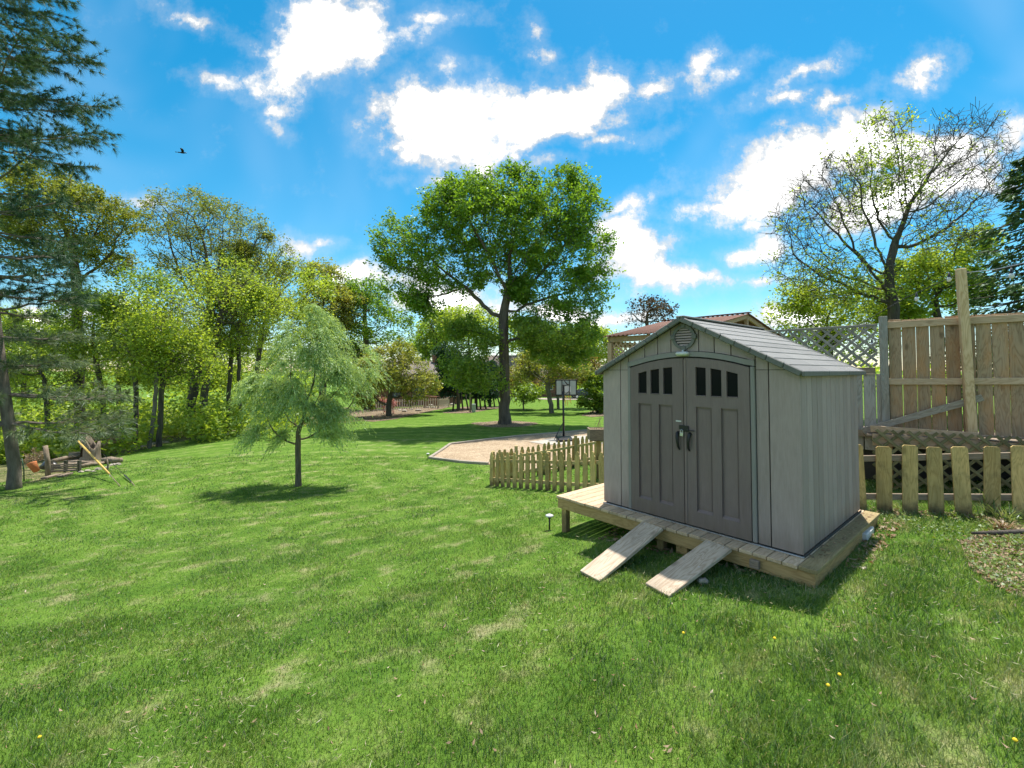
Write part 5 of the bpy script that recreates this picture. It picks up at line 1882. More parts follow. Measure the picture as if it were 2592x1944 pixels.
# the pine on the left
def pine():
    rs = np.random.default_rng(77)
    base = G(35, 1237)
    t = empty('pine_tree', base, 0, 'long-needled pine with drooping boughs at the left edge', 'tree')
    H = 20.0
    MB().tube([(0, 0, -.2), (0, 0, .15), (0, 0, .6), (-.64, .05, 4), (-1.44, .1, 9), (-3.2, .1, H)], [.20, .165, .145, .13, .09, .03], 12).build('trunk', M['bark_pine'], t, True)
    br = MB()
    tufts = []                                     # position, direction, needle length
    z = 1.9
    lev = 0
    while z < H - .3:
        f = (z - 1.2) / (H - 1.2)
        nb_ = 5
        a0 = rs.uniform(0, 6.28)
        for k in range(nb_):
            a = a0 + 6.283 * k / nb_ + rs.normal(0, .15)
            d = np.array([math.cos(a), math.sin(a), 0])
            toward = d @ np.array([.8, -.6, 0])        # boughs on the open, lawn side are the longest
            Lb = ((3.1 if f < .12 else (1.9 if f < .44 else 2.9)) + .5 * toward) * (1.0 if f < .7 else max(.16, (1 - f) / .3 * .95)) * rs.uniform(.7, 1.12)
            if z < 3.2:
                Lb *= 1.0
            if .2 < f < .44 and rs.random() < .15:
                continue
            sag = -.10 + rs.normal(0, .06) if f < .2 else -.02 + rs.normal(0, .12)
            rise = .10 if f < .35 else .24
            n = 9
            S_ = np.linspace(0, 1, n)
            pts = [np.array([-.16 * z, .05, z]) + d * Lb * s + np.array([0, 0, Lb * (sag * s + rise * s * s)]) + rs.normal(0, .02, 3) for s in S_]
            br.tube(pts, list(np.linspace(.05 * (1 - f * .5), .010, n)), 5)
            dens = 1.0 if f > .3 else .9
            nside = int(Lb * (6.5 if f < .2 else (6 if f < .44 else 9)))
            for q in range(nside):
                s = rs.uniform(.25, 1.0)
                i = min(int(s * (n - 1)), n - 2)
                fr_ = s * (n - 1) - i
                o = pts[i] * (1 - fr_) + pts[i + 1] * fr_
                lat = np.array([-d[1], d[0], 0]) * rs.choice((-1, 1))
                dd = d * rs.uniform(.5, 1.1) + lat * rs.uniform(.4, 1.0) + np.array([0, 0, rs.uniform(-.15, .55)])
                dd /= np.linalg.norm(dd)
                l2 = rs.uniform(.4, 1.25) * (1.15 - s * .5)
                e = o + dd * l2
                br.tube([o, (o + e) / 2 + np.array([0, 0, -.02]), e], [.010, .008, .005], 3, False)
                m_ = max(2, int(l2 / .2))
                for j in range(m_):
                    if rs.random() < dens:
                        w_ = (j + 1) / m_
                        tufts.append((o + (e - o) * w_, dd))
                    if rs.random() < .35 * dens:
                        d3 = dd + rs.normal(0, .5, 3)
                        d3 /= np.linalg.norm(d3)
                        tufts.append((o + (e - o) * rs.random() + d3 * .14, d3))
            for j in range(4):
                tufts.append((pts[-1] - (pts[-1] - pts[-2]) * j * .3, (pts[-1] - pts[-2]) / np.linalg.norm(pts[-1] - pts[-2])))
        z += rs.uniform(.45, .95)
        lev += 1
    br.build('boughs', M['bark_pine'], t)
    V = []
    rs2 = np.random.default_rng(5)
    c = np.array([p for p, d in tufts])
    d = np.array([q for p, q in tufts])
    m_ = 27
    n = len(c) * m_
    c = np.repeat(c, m_, 0) + rs2.normal(0, .015, (n, 3))
    d = np.repeat(d, m_, 0)
    nd = unit(d * rs2.uniform(.35, 1.0, (n, 1)) + unit(rs2.normal(size=(n, 3))) * .5 + np.array([0, 0, -.12]))
    l = rs2.uniform(.17, .27, n)[:, None]
    sd_ = unit(np.cross(nd, rs2.normal(size=(n, 3)))) * .0065
    tip = c + nd * l + np.array([0, 0, -1]) * l * l * .8
    V = np.stack([c - sd_, c + sd_, tip], 1).reshape(-1, 3)
    hi = c[:, 2] > 5.2
    for nm_, sel, mt_ in (('upper_crown', hi, 'needle'), ('lower_crown', ~hi, 'needle_low')):
        v_ = V.reshape(-1, 3, 3)[sel].reshape(-1, 3)
        me = np_mesh(nm_, v_, np.arange(len(v_)), np.full(len(v_) // 3, 3), M[mt_])
        link(bpy.data.objects.new(nm_, me), t)
    # upright young shoots and old cones
    sh = MB()
    for p, q in [tufts[i] for i in range(0, len(tufts), 9)]:
        sh.tube([p, p + np.array([.0, .0, .09]) + q * .04, p + np.array([.0, 0, .17]) + q * .05], [.009, .009, .004], 4, False)
    sh.build('shoots', M['leaf_tall'], t)['kind'] = 'stuff'
    cn = MB()
    for p, q in [tufts[i] for i in range(0, len(tufts), 47)]:
        if p[2] < 6:
            cn.tube([p, p + np.array([0, 0, -.05]), p + np.array([0, 0, -.12])], [.015, .04, .015], 6)
    cn.build('cones', M['log'], t)['kind'] = 'stuff'
    return len(tufts)


n_t = pine()


# ------------------------------------------------------------------ the willow
def willow():
    rs = np.random.default_rng(91)
    base = G(755, 1230)
    D = base.y
    ells = zz(600, 780, 3.456, [(640, 130, 190, 110), (660, 40, 130, 70), (620, 260, 260, 200), (680, 560, 330, 260), (320, 700, 240, 260), (1020, 520, 230, 230), (560, 850, 330, 180), (260, 1010, 180, 110), (860, 900, 230, 160), (930, 330, 200, 150), (1130, 700, 120, 120), (280, 1130, 190, 80), (820, 1050, 220, 90), (660, -10, 90, 50)])
    attr = ell_points(rs, ells, 800, D, .85, .1)
    tr_ = [np.array(base - Vector((0, 0, .1)))]
    for q in ((755, 1180), (754, 1140), (755, 1110)):
        tr_.append(np.array(P(*q, D)))
    pts = [tr_[0]]
    for a, b_ in zip(tr_[:-1], tr_[1:]):
        for j in range(1, 3):
            pts.append(a + (b_ - a) * j / 2)
    pos, par = colonise(rs, pts, attr, .17, 1.5, .22, 160, .05, .14)
    rad, cnt, tips = pipe_radii(par, .0045, .088)
    t = empty('willow_tree', base, 0, 'young pale green willow with drooping strands on the lawn', 'tree')
    link(bpy.data.objects.new('trunk', skeleton_mesh('trunk', pos, par, rad, M['bark_young'], 1.35, .35, base)), t)
    src = pos[cnt <= 3]
    n_s = 4500
    st = clump_pick(rs, src * 2.3, n_s, 1.25) / 2.3
    out = st - np.array([base.x, base.y, 0])
    out[:, 2] = 0
    out = unit(out) * .55 + rs.normal(0, .45, (n_s, 3))
    out[:, 2] = rs.uniform(-.1, .6, n_s)
    out = unit(out)
    ln_s = rs.uniform(.25, .95, n_s)
    m_ = 14
    u = np.linspace(.08, 1, m_)
    # each strand leaves its twig sideways and bends over
    C = st[:, None, :] + out[:, None, :] * (ln_s[:, None] * u)[:, :, None] * .75
    C[:, :, 2] -= (ln_s[:, None] * u ** 2) * .75
    T_ = out[:, None, :] * .75 + np.zeros((1, m_, 1))
    T_[:, :, 2] -= 1.5 * u
    C = C.reshape(-1, 3)
    T_ = unit(T_.reshape(-1, 3) + rs.normal(0, .38, (n_s * m_, 3)))
    C = C + rs.normal(0, .018, C.shape)
    sd_ = unit(np.cross(T_, rs.normal(size=T_.shape)))
    l = rs.uniform(.07, .125, len(C))
    link(bpy.data.objects.new('strands', leaf_mesh('strands', C, T_, sd_, l, l * .20, M['leaf_willow'], base)), t)
    # a sucker at the foot
    MB().tube([(-.12, 0, -.05), (-.2, .02, .3), (-.34, .03, .65)], [.008, .006, .003], 4).build('sucker', M['bark_young'], t)


willow()

# ------------------------------------------------------------------ undergrowth in the wood: one leafy mass
def undergrowth():
    rs = np.random.default_rng(8)
    C, A, S, Ln = [], [], [], []
    clumps = []
    for _ in range(240):
        px = rs.uniform(-120, 800)
        D_ = rs.uniform(25, 46)
        if px < 330:
            D_ = rs.uniform(21.5, 44)
        g_ = P(px, 1000, D_)
        z = tz1(g_.x, g_.y)
        h = rs.uniform(.6, 3.4)
        clumps.append((g_.x, D_, z + h * .5, rs.uniform(.8, 1.8), h * .6))
    for x, y, z, r, h in clumps:
        n = 230
        p = unit(rs.normal(size=(n, 3))) * (rs.random(n) ** .4)[:, None] * np.array([r, r, h]) + np.array([x, y, z])
        ax = unit(rs.normal(size=(n, 3)) * np.array([1, 1, .5]))
        C.append(p); A.append(ax); S.append(unit(np.cross(ax, rs.normal(size=(n, 3)) + np.array([0, -.2, .4])))); Ln.append(rs.uniform(.14, .30, n))
    C, A, S, Ln = map(np.concatenate, (C, A, S, Ln))
    me = leaf_mesh('undergrowth', C, A, S, Ln, Ln * .6, M['leaf_lime'])
    o = link(bpy.data.objects.new('undergrowth', me))
    tag(o, 'bright leafy undergrowth filling the wood floor', 'undergrowth', kind='stuff')


undergrowth()


def far_wood():
    """a far belt of trees that reads as one mass below the horizon line"""
    rs = np.random.default_rng(12)
    C, A, S, Ln = [], [], [], []
    for _ in range(130):
        a = rs.uniform(-62, 62)
        R = rs.uniform(95, 150)
        x, y = R * math.sin(math.radians(a)), R * math.cos(math.radians(a))
        z = tz1(x, y)
        h = rs.uniform(3, 8) * (1.0 if abs(a) > 12 else .8)
        n = 170
        p = unit(rs.normal(size=(n, 3))) * (rs.random(n) ** .4)[:, None] * np.array([4, 4, h * .55]) + np.array([x, y, z + h * .5])
        ax = unit(rs.normal(size=(n, 3)))
        C.append(p); A.append(ax); S.append(unit(np.cross(ax, rs.normal(size=(n, 3))))); Ln.append(rs.uniform(.5, 1.0, n))
    C, A, S, Ln = map(np.concatenate, (C, A, S, Ln))
    o = link(bpy.data.objects.new('treeline', leaf_mesh('treeline', C, A, S, Ln, Ln * .7, M['leaf_lime'])))
    tag(o, 'far-off belt of woodland along the horizon', 'woodland', kind='stuff')


far_wood()
# ------------------------------------------------------------------ left clearing: stumps, logs, posts
def rough(o, amt, seed=0, sc=6.0):
    """push the surface about so that it is not a clean solid"""
    rs = np.random.default_rng(seed)
    ph = rs.uniform(0, 6.28, 6)
    for v in o.data.vertices:
        p = v.co
        n = math.sin(p.x * sc + ph[0] + 2 * math.sin(p.y * sc * .7 + ph[1])) + math.sin(p.y * sc * 1.3 + ph[2]) + math.sin(p.z * sc * 1.7 + ph[3] + p.x * sc)
        v.co = p * (1 + amt * n / 3)
    return o


# hollow broken trunk
b = G(228, 1166)
s = b.y / F_PX
t = Thing('hollow_trunk', b, 'tall hollow grey tree stump with a broken spike', 'tree stump')
mbo = MB()
n = 16
ro, ri = 20 * s, 14 * s
top_h = [(46 + 10 * math.sin(3 * a) - 8 * math.cos(a)) * s for a in np.linspace(0, 2 * math.pi, n + 1)[:-1]]
vs, fs = [], []
for j, (hf, rr) in enumerate(((0, 1.15), (.3, 1.0), (.7, .95), (1.0, 1.0))):
    for k in range(n):
        a = 2 * math.pi * k / n
        vs.append((b.x + ro * rr * math.cos(a), b.y + ro * rr * math.sin(a), b.z - .1 + (top_h[k] + .1) * hf))
for j, hf in enumerate((1.0, .3)):
    for k in range(n):
        a = 2 * math.pi * k / n
        vs.append((b.x + ri * math.cos(a), b.y + ri * math.sin(a), b.z - .1 + (top_h[k] + .1) * hf))
for j in range(5):
    for k in range(n):
        if j < 2 and k in (9, 10, 11) and j == 1:
            continue
        k2 = (k + 1) % n
        fs.append((j * n + k, j * n + k2, (j + 1) * n + k2, (j + 1) * n + k))
mbo.add(vs, fs)
rough(t.mb('shell', mbo, M['log'], True), .06, 1)
t.mb('spike', MB().tube([b + Vector((-.1, -.1, 40 * s)), b + Vector((-.22, -.1, 58 * s)), b + Vector((-.36, -.1, 82 * s))], [.15, .09, .02], 7), M['log'], True)
# cut stump
b = G(192, 1164)
t = Thing('tree_stump', b, 'low sawn-off stump left of the hollow trunk', 'tree stump')
r = 14 * s
rough(t.mb('bark', MB().tube([b - Vector((0, 0, .1)), b + Vector((0, 0, .1)), b + Vector((0, 0, 18 * s))], [r * 1.25, r * 1.05, r], 14), M['log'], True), .05, 2)
t.mb('cut_face', MB().tube([b + Vector((0, 0, 18 * s + .002)), b + Vector((0, 0, 18 * s + .02))], r * .95, 14), M['cut_wood'])
# logs and boards of the heap
heap = [((135, 1178), (210, 1163), 5.0, 'log', 'long grey log on top of the wood heap'), ((140, 1186), (205, 1178), 4.5, 'log', 'second grey log lying across the wood heap'),
        ((165, 1176), (240, 1174), 4.0, 'log', 'thin log pointing at the hollow trunk'), ((205, 1185), (262, 1176), 4.0, 'log', 'rotten log at the heap\'s right end'),
        ((128, 1192), (190, 1188), 2.4, 'board', 'upper board of the dark board pile'), ((130, 1196), (192, 1192), 2.4, 'board', 'lower board of the dark board pile'),
        ((110, 1214), (150, 1204), 2.6, 'board', 'loose pale board in the grass below the heap'), ((152, 1209), (178, 1201), 2.4, 'board', 'short loose board in the grass by the heap'),
        ((248, 1154), (290, 1150), 2.8, 'log', 'crooked branch lying right of the hollow trunk'), ((260, 1175), (308, 1172), 7.0, 'log', 'stout pale log at the right end of the clearing')]
for i, (a, b_, rr, kind, lab) in enumerate(heap):
    pa, pb_ = G(*a), G(*b_)
    rr = rr * s
    lift = rr + (0.10 if 'top' in lab or 'upper' in lab else 0)
    pa.z = tz1(pa.x, pa.y) + lift
    pb_.z = tz1(pb_.x, pb_.y) + lift
    if kind == 'log':
        o = MB().tube([Vector((0, 0, 0)), (pb_ - pa) * .35 + Vector((0, .05, .03)), (pb_ - pa) * .7 + Vector((0, -.04, 0)), pb_ - pa], [rr, rr * 1.05, rr * .95, rr * .8], 9).build('log', M['log'], None, True)
        o.location = pa
        rough(o, .02, i)
    else:
        o = beam('board', pa, pb_, 0.05, 0.16, M['grey_rail'])
    tag(o, lab, kind, 'wood heap in the clearing')
# dark slatted crate lying at the heap
pa = G(162, 1196)
t = Thing('slatted_pallet', pa, 'dark slatted pallet propped in front of the wood heap', 'pallet')
for k in range(4):
    z = pa.z + .06 + k * 7 * s * .55
    t.beam('slat', (pa.x - 30 * s, pa.y, z), (pa.x + 28 * s, pa.y, z + .02), .05, .02, M['grey_rail'])
for dx in (-30, 0, 27):
    t.beam('bearer', (pa.x + dx * s, pa.y + .06, pa.z - .02), (pa.x + dx * s, pa.y + .06, pa.z + .42), .08, .09, M['bark_dark'], up=(1, 0, 0))
# rocks in two heaps
def rock(px, py, r, lab, grp, seed):
    g_ = G(px, py)
    import bmesh
    bm = bmesh.new()
    bmesh.ops.create_icosphere(bm, subdivisions=2, radius=1)
    rs = np.random.default_rng(seed)
    dirs = unit(rs.normal(size=(9, 3)))
    cut = rs.uniform(.55, .85, 9)
    for v in bm.verts:
        p = np.array(v.co)
        for d_, c_ in zip(dirs, cut):
            q = p @ d_
            if q > c_:
                p = p - d_ * (q - c_)
        v.co = p
    me = bpy.data.meshes.new('rock')
    bm.to_mesh(me)
    bm.free()
    me.materials.append(M['stone'])
    o = link(bpy.data.objects.new('rock', me))
    k = r * g_.y / F_PX
    o.scale = (k * rs.uniform(1, 1.6), k * rs.uniform(.9, 1.3), k * rs.uniform(.55, .8))
    o.rotation_euler = (0, 0, rs.uniform(0, 6))
    o.location = g_ + Vector((0, 0, k * .25))
    tag(o, lab, 'rock', grp)


pos_w = ['leftmost', 'second', 'third', 'fourth', 'fifth', 'sixth', 'seventh', 'eighth', 'ninth']
for i, (px, py, r) in enumerate([(362, 1131, 5), (372, 1128, 6), (384, 1127, 7), (395, 1124, 6), (408, 1121, 6), (420, 1121, 5)]):
    rock(px, py, r, f'pale rock at the wood\'s edge, {pos_w[i]} in the row from the left', 'rocks at the wood edge', 300 + i)
for i, (px, py, r) in enumerate([(205, 1196, 6), (220, 1194, 7), (236, 1195, 6), (250, 1190, 8), (268, 1186, 7), (300, 1176, 5), (286, 1178, 6)]):
    rock(px, py, r, f'broken stone below the hollow trunk, {pos_w[i]} of its row', 'stones below the hollow trunk', 320 + i)
for i, (px, py, r) in enumerate([(1012, 1040, 5), (1025, 1043, 7), (1042, 1038, 5), (1058, 1041, 7), (1080, 1033, 8), (1092, 1028, 8), (1098, 1034, 6), (1145, 1026, 6), (1128, 1028, 4)]):
    rock(px, py, r, f'brown boulder before the pale garden fence, {pos_w[i]} from the left', 'boulders by the garden fence', 340 + i)

# standing posts and snags
def pole(name, lab, foot, top, r0, r1, mat, cat='post'):
    b = G(*foot)
    s_ = b.y / F_PX
    a = P(*top, b.y)
    m = (b + Vector(a)) / 2 + Vector((.03, 0, 0))
    o = MB().tube([b - b - Vector((0, 0, .1)), m - b, Vector(a) - b], [r0 * s_, (r0 + r1) / 2 * s_, r1 * s_], 9).build(name, mat, None, True)
    o.location = b
    tag(o, lab, cat)
    return o


pole('wooden_post', 'short rough trunk post standing right of the pine', (122, 1206), (114, 1128), 5.5, 5, M['log'])
pole('dead_snag', 'broken grey dead trunk at the edge of the wood', (310, 1137), (307, 1040), 5.2, 4, M['bark_grey'], 'dead tree')
pole('garden_stake', 'thin wooden stake in front of the wood heap', (272, 1196), (270, 1160), 2, 1.6, M['log'])
pole('metal_pole', 'thin green pole behind the pine trunk', (61, 1218), (55, 1160), 1.4, 1.2, M['leaf_dark'], 'pole')
# tipped clay tub and black sack
g_ = G(100, 1200)
o = MB().tube([(0, 0, 0), (-.18, 0, .26), (-.2, 0, .30)], [.09, .13, .135], 14).build('clay_tub', M['orange'], None, True)
o.location = g_ + Vector((-.1, 0, .1))
tag(o, 'tipped orange tub beside the rough trunk post', 'tub')
g_ = G(112, 1196)
o = rough(MB().tube([(-.35, 0, .1), (-.2, .1, .16), (.1, 0, .18), (.35, .05, .1)], [.05, .16, .18, .05], 10).build('black_sack', M['black'], None, True), .15, 4)
o.location = g_ + Vector((.05, .1, .05))
tag(o, 'crumpled black sack behind the rough trunk post', 'sack')

# guy wires
def guy(lab, foot, mid, top, D_top, sleeve):
    b = G(*foot)
    t = Thing('guy_wire', b, lab, 'guy wire', 'utility guy wires')
    pt, pm = P(*top, D_top), None
    k = (foot[1] - mid[1]) / (foot[1] - top[1])
    pm = b + (Vector(pt) - b) * k
    t.mb('rod', MB().tube([b - Vector((0, 0, .03)), b + (Vector(pt) - b) * .12], .012, 6), M['grey_rail'])
    if sleeve:
        t.mb('sleeve', MB().tube([b + (Vector(pt) - b) * .12, pm], .03, 8), M['yellow'], True)
        t.mb('cable', MB().tube([pm, Vector(pt)], .008, 5), M['black'])
    else:
        t.mb('turnbuckle', MB().tube([b + (Vector(pt) - b) * .12, b + (Vector(pt) - b) * .3], .022, 6), M['black'])
        t.mb('cable', MB().tube([b + (Vector(pt) - b) * .3, Vector(pt)], .008, 5), M['black'])


guy('guy wire with a yellow plastic guard in the lawn', (308, 1233), (214, 1134), (120, 1035), 19.5, True)
guy('dark guy wire with a turnbuckle beside the yellow-guarded one', (345, 1232), (290, 1182), (262, 1150), 17.5, False)
# the pink shrub behind the hollow trunk
b = Vector(P(258, 1150, 21.5)); b.z = tz1(b.x, b.y)
tree('blossom_shrub', 'faded pink blossoming shrub behind the hollow trunk', b, [(258, 1135)], [(255, 1100, 26, 20), (270, 1112, 18, 14)], M['leaf_pink'], M['bark_dark'], 400, n_attr=200, step=.2, infl=1.5, kill=.25,
     r_base=.05, r_tip=.006, leaves=2500, spread_r=.2, ln=.09, wd=.07, thr=4, cat='shrub', flare=1)
b = Vector(P(80, 1190, 18)); b.z = tz1(b.x, b.y)
tree('dry_bush', 'dry tan bush of thin stems behind the pine trunk', b, [(80, 1185)], [(80, 1165, 16, 20), (92, 1160, 10, 18)], M['leaf_dry'], M['log'], 401, n_attr=260, step=.12, infl=1.0, kill=.12,
     r_base=.03, r_tip=.006, leaves=700, spread_r=.1, ln=.08, wd=.02, thr=2, cat='shrub', flare=1, up=.3)

# ------------------------------------------------------------------ far gardens: houses, fence, car
def house(lab, cx, D_, w, dep, wall_h, roof_h, rz, base_py=None, wins=(), gable_front=False):
    p = P(cx, 1000, D_)
    z = tz1(p.x, p.y)
    t = empty('brick_house', (p.x, p.y, z), rz, lab, 'house')
    MB().box((0, 0, wall_h / 2), (w, dep, wall_h)).build('wall', M['brick'], t)
    MB().add([(-w / 2, -dep / 2 + .01, wall_h), (w / 2, -dep / 2 + .01, wall_h), (w / 2, dep / 2, wall_h), (-w / 2, dep / 2, wall_h), (-w / 2 + .02, 0, wall_h + roof_h), (w / 2 - .02, 0, wall_h + roof_h)],
             [(0, 4, 3), (1, 2, 5), (0, 1, 5, 4), (2, 3, 4, 5), (0, 3, 2, 1)]).build('gable', M['brick'], t)
    rf_ = MB()
    for sgn in (-1, 1):
        y0 = sgn * (dep / 2 + .4)
        zl = wall_h - .4 * roof_h / (dep / 2)
        rf_.add([(-w / 2 - .4, y0, zl), (w / 2 + .4, y0, zl), (w / 2 + .4, 0, wall_h + roof_h + .03), (-w / 2 - .4, 0, wall_h + roof_h + .03),
                 (-w / 2 - .4, y0, zl + .15), (w / 2 + .4, y0, zl + .15), (w / 2 + .4, 0, wall_h + roof_h + .18), (-w / 2 - .4, 0, wall_h + roof_h + .18)],
                [(0, 1, 2, 3), (4, 7, 6, 5), (0, 4, 5, 1), (1, 5, 6, 2), (2, 6, 7, 3), (3, 7, 4, 0)])
    r_ = rf_.build('roof', M['house_roof'], t)
    ch_ = MB().box((w * .2, 0, wall_h + roof_h + .3), (.7, .7, 1.6)).build('chimney', M['brick'], r_)
    for sgn in (-1, 1):
        MB().box((0, sgn * (dep / 2 + .42), wall_h - .4 * roof_h / (dep / 2) + .06), (w + .8, .06, .22)).build('fascia', M['house_trim'], t)
        for sx in (-1, 1):
            beam('barge_board', (sx * (w / 2 + .42), sgn * (dep / 2 + .4), wall_h - .4 * roof_h / (dep / 2) + .05), (sx * (w / 2 + .42), 0, wall_h + roof_h + .1), .24, .05, M['house_trim'], t)
    for side, u, zc, ww, wh in wins:
        if side == 'f':
            c, sz = (u, -dep / 2 - .03, zc), (ww, .08, wh)
        else:
            c, sz = ((w / 2 + .03) * (1 if side == 'r' else -1), u, zc), (.08, ww, wh)
        wn = box_obj('window', c, sz, M['house_trim'], t, None, .01)
        ps = [x - .16 if i_ != (1 if side == 'f' else 0) else x + .03 for i_, x in enumerate(sz)]
        for k in (-1, 1):
            q = list(ps)
            off = [0, 0, 0]
            ax_ = 0 if side == 'f' else 1
            q[ax_] = ps[ax_] / 2 - .04
            off[ax_] = k * (ps[ax_] / 4 + .01)
            box_obj('pane', off, q, M['house_window'], wn, None, .005)
    return t


house('brick house with a white-edged roof behind the olive shrub', 1060, 62, 11, 8, 3.6, 2.1, math.radians(12), wins=[('f', -3, 1.9, 1.6, 1.3), ('f', 0, 1.9, 1.6, 1.3), ('f', 4.2, 1.9, 1.6, 1.5), ('r', -1, 2.0, 1.2, 1.3)])
house('brick house with a grey gable roof behind the oak trunk', 1330, 84, 15, 9, 4.2, 3.2, math.radians(-14), wins=[('f', -4, 2.0, 1.8, 1.4), ('f', 1, 2.0, 1.8, 1.4), ('f', 5, 2.0, 1.8, 1.4), ('l', 1, 2.2, 1.4, 1.4)])
# low brick garden wall beside the left house
a, b_ = P(1075, 1010, 56), P(1135, 1012, 54)
o = beam('garden_wall', (a.x, a.y, tz1(a.x, a.y) + .6), (b_.x, b_.y, tz1(b_.x, b_.y) + .35), 1.3, .3, M['brick'])
tag(o, 'low brick garden wall at the foot of the left house', 'wall')
# pale garden picket fence
fa, fb, fc = P(952, 1030, 47), P(1108, 1022, 47), P(1136, 1018, 50)
me_w = None
for i, (p0, p1, lab) in enumerate(((fa, fb, 'pale garden picket fence in front of the brick house'), (fb, fc, 'short return of the pale garden picket fence'))):
    t = Thing('garden_fence', (p0.x, p0.y, tz1(p0.x, p0.y)), lab, 'fence', 'pale garden fences')
    L_ = (p1 - p0).xy.length
    d_ = (p1 - p0).xy / L_
    if me_w is None:
        o = MB().box((0, 0, .5), (.10, .03, 1.0), None, .005).build('picket', M['pale_fence'])
        me_w = o.data
        bpy.data.objects.remove(o)
    n = int(L_ / .24)
    for k in range(n + 1):
        q = p0.xy + d_ * (k * L_ / n)
        o = link(bpy.data.objects.new('picket', me_w), t.o)
        o.location = Vector((q.x, q.y, tz1(q.x, q.y) + .08)) - t.loc
        o.rotation_euler = (0, 0, math.atan2(d_.y, d_.x))
    for hz in (.25, .85):
        t.beam('rail', (p0.x, p0.y + .04, tz1(p0.x, p0.y) + hz + .08), (p1.x, p1.y + .04, tz1(p1.x, p1.y) + hz + .08), .08, .04, M['new_rail'])
    for q in (p0, p1):
        t.beam('post', (q.x, q.y + .1, tz1(q.x, q.y)), (q.x, q.y + .1, tz1(q.x, q.y) + 1.25), .12, .12, M['new_rail'], up=(1, 0, 0))
# utility pedestal by the evergreens
g_ = G(1196, 1044)
t = Thing('utility_pedestal', g_, 'grey utility pedestal and post left of the oak trunk', 'utility box')
t.mb('cabinet', MB().box(g_ + Vector((.1, 0, .35)), (.34, .3, .8), None, .04), M['board'])
t.mb('post', MB().box(g_ + Vector((-.2, 0, .8)), (.14, .14, 1.8), None, .02), M['grey_rail'])
# pink flowers on the shrub bed
for i, (px, py) in enumerate(((972, 1013), (995, 1018))):
    b = Vector(P(px, py + 16, 40)); b.z = tz1(b.x, b.y)
    tree('azalea', ('left' if i == 0 else 'right') + ' one of two pink flowering azaleas under the olive shrub', b, [(px, py + 10)], [(px, py, 7, 7)], M['blossom'], M['bark_dark'], 420 + i, n_attr=60,
         step=.15, infl=1, kill=.2, r_base=.03, r_tip=.006, leaves=260, spread_r=.25, ln=.12, wd=.11, thr=3, cat='shrub', flare=1, group='pink azaleas')


def car():
    p = P(1478, 1008, 70)
    z = tz1(p.x, p.y) + .06
    t = empty('parked_car', (p.x, p.y, z), math.radians(8), 'dark grey saloon car parked on the far driveway', 'car')
    prof = [(-2.2, .35), (-2.25, .6), (-2.1, .82), (-1.35, .92), (-.65, 1.40), (.75, 1.45), (1.55, 1.02), (2.15, .95), (2.25, .6), (2.2, .35)]
    m = MB()
    n = len(prof)
    vs = []
    for y, k in ((-.88, 1.0), (-.74, 1.0), (.74, 1.0), (.88, 1.0)):
        for x, zz_ in prof:
            inset = .12 if (abs(y) > .8 and zz_ > .95) else 0
            vs.append((x, y * (1 - inset) if inset else y, zz_))
    fs = []
    for j in range(3):
        for i in range(n):
            i2 = (i + 1) % n
            fs.append((j * n + i, j * n + i2, (j + 1) * n + i2, (j + 1) * n + i))
    fs += [tuple(range(n)), tuple(range(4 * n - 1, 3 * n - 1, -1))]
    m.add(vs, fs)
    m.build('body', M['car'], t, False)
    for y in (-.80, .80):
        for a, b in ((-1.12, -.02), (.06, 1.18)):
            MB().prism([(a, .95), (b, .95), (min(b, .78), 1.34), (max(a, -.62), 1.34)], y - .035 if y < 0 else y, y if y < 0 else y + .035).build('side_window', M['house_window'], t)
        for x in (-1.38, 1.38):
            w_ = empty('wheel')
            w_.parent = t
            w_.location = (x, y * 1.04, .32)
            MB().tube([(0, -.1, 0), (0, .1, 0)], .32, 16).build('tyre', M['rubber'], w_)
            MB().tube([(0, -.12, 0), (0, .12, 0)], .2, 12).build('rim', M['steel'], w_)
    MB().add([(-1.30, -.66, .955), (-1.30, .66, .955), (-.70, .58, 1.375), (-.70, -.58, 1.375)], [(0, 1, 2, 3)]).build('windscreen', M['house_window'], t)
    for y in (-.6, .6):
        MB().box((-2.2, y, .68), (.12, .34, .14), None, .03).build('headlight', M['white'], t)


car()


# bird
def bird():
    p = P(463, 387, 32)
    t = empty('crow', p, math.radians(25), 'dark bird gliding in the blue sky', 'bird')
    b = MB().tube([(-.42, 0, -.02), (-.28, 0, 0), (-.1, 0, .0), (.08, 0, .02), (.2, 0, .05), (.29, 0, .05), (.36, 0, .03)], [.06, .05, .085, .085, .05, .048, .008], 8)
    for s in (-1, 1):
        vs = [(.10, .05 * s, .05), (.14, .25 * s, .20), (.04, .50 * s, .28), (-.14, .60 * s, .24), (-.12, .35 * s, .15), (-.10, .05 * s, .02)]
        vs2 = [(x, y, z - .015) for x, y, z in vs]
        n = len(vs)
        fs = [tuple(range(n)), tuple(range(2 * n - 1, n - 1, -1))] + [(i, i + n, (i + 1) % n + n, (i + 1) % n) for i in range(n)]
        b.add(vs + vs2, fs)
    b.add([(-.38, -.03, -.01), (-.38, .03, -.01), (-.66, .09, -.03), (-.68, 0, -.03), (-.66, -.09, -.03), (-.38, -.03, -.025), (-.38, .03, -.025), (-.66, .09, -.04), (-.68, 0, -.04), (-.66, -.09, -.04)],
          [(0, 1, 2, 3, 4), (9, 8, 7, 6, 5), (0, 5, 6, 1), (1, 6, 7, 2), (2, 7, 8, 3), (3, 8, 9, 4), (4, 9, 5, 0)])
    b.build('body', M['black'], t, True)
    t.scale = (.68, .68, .68)


bird()

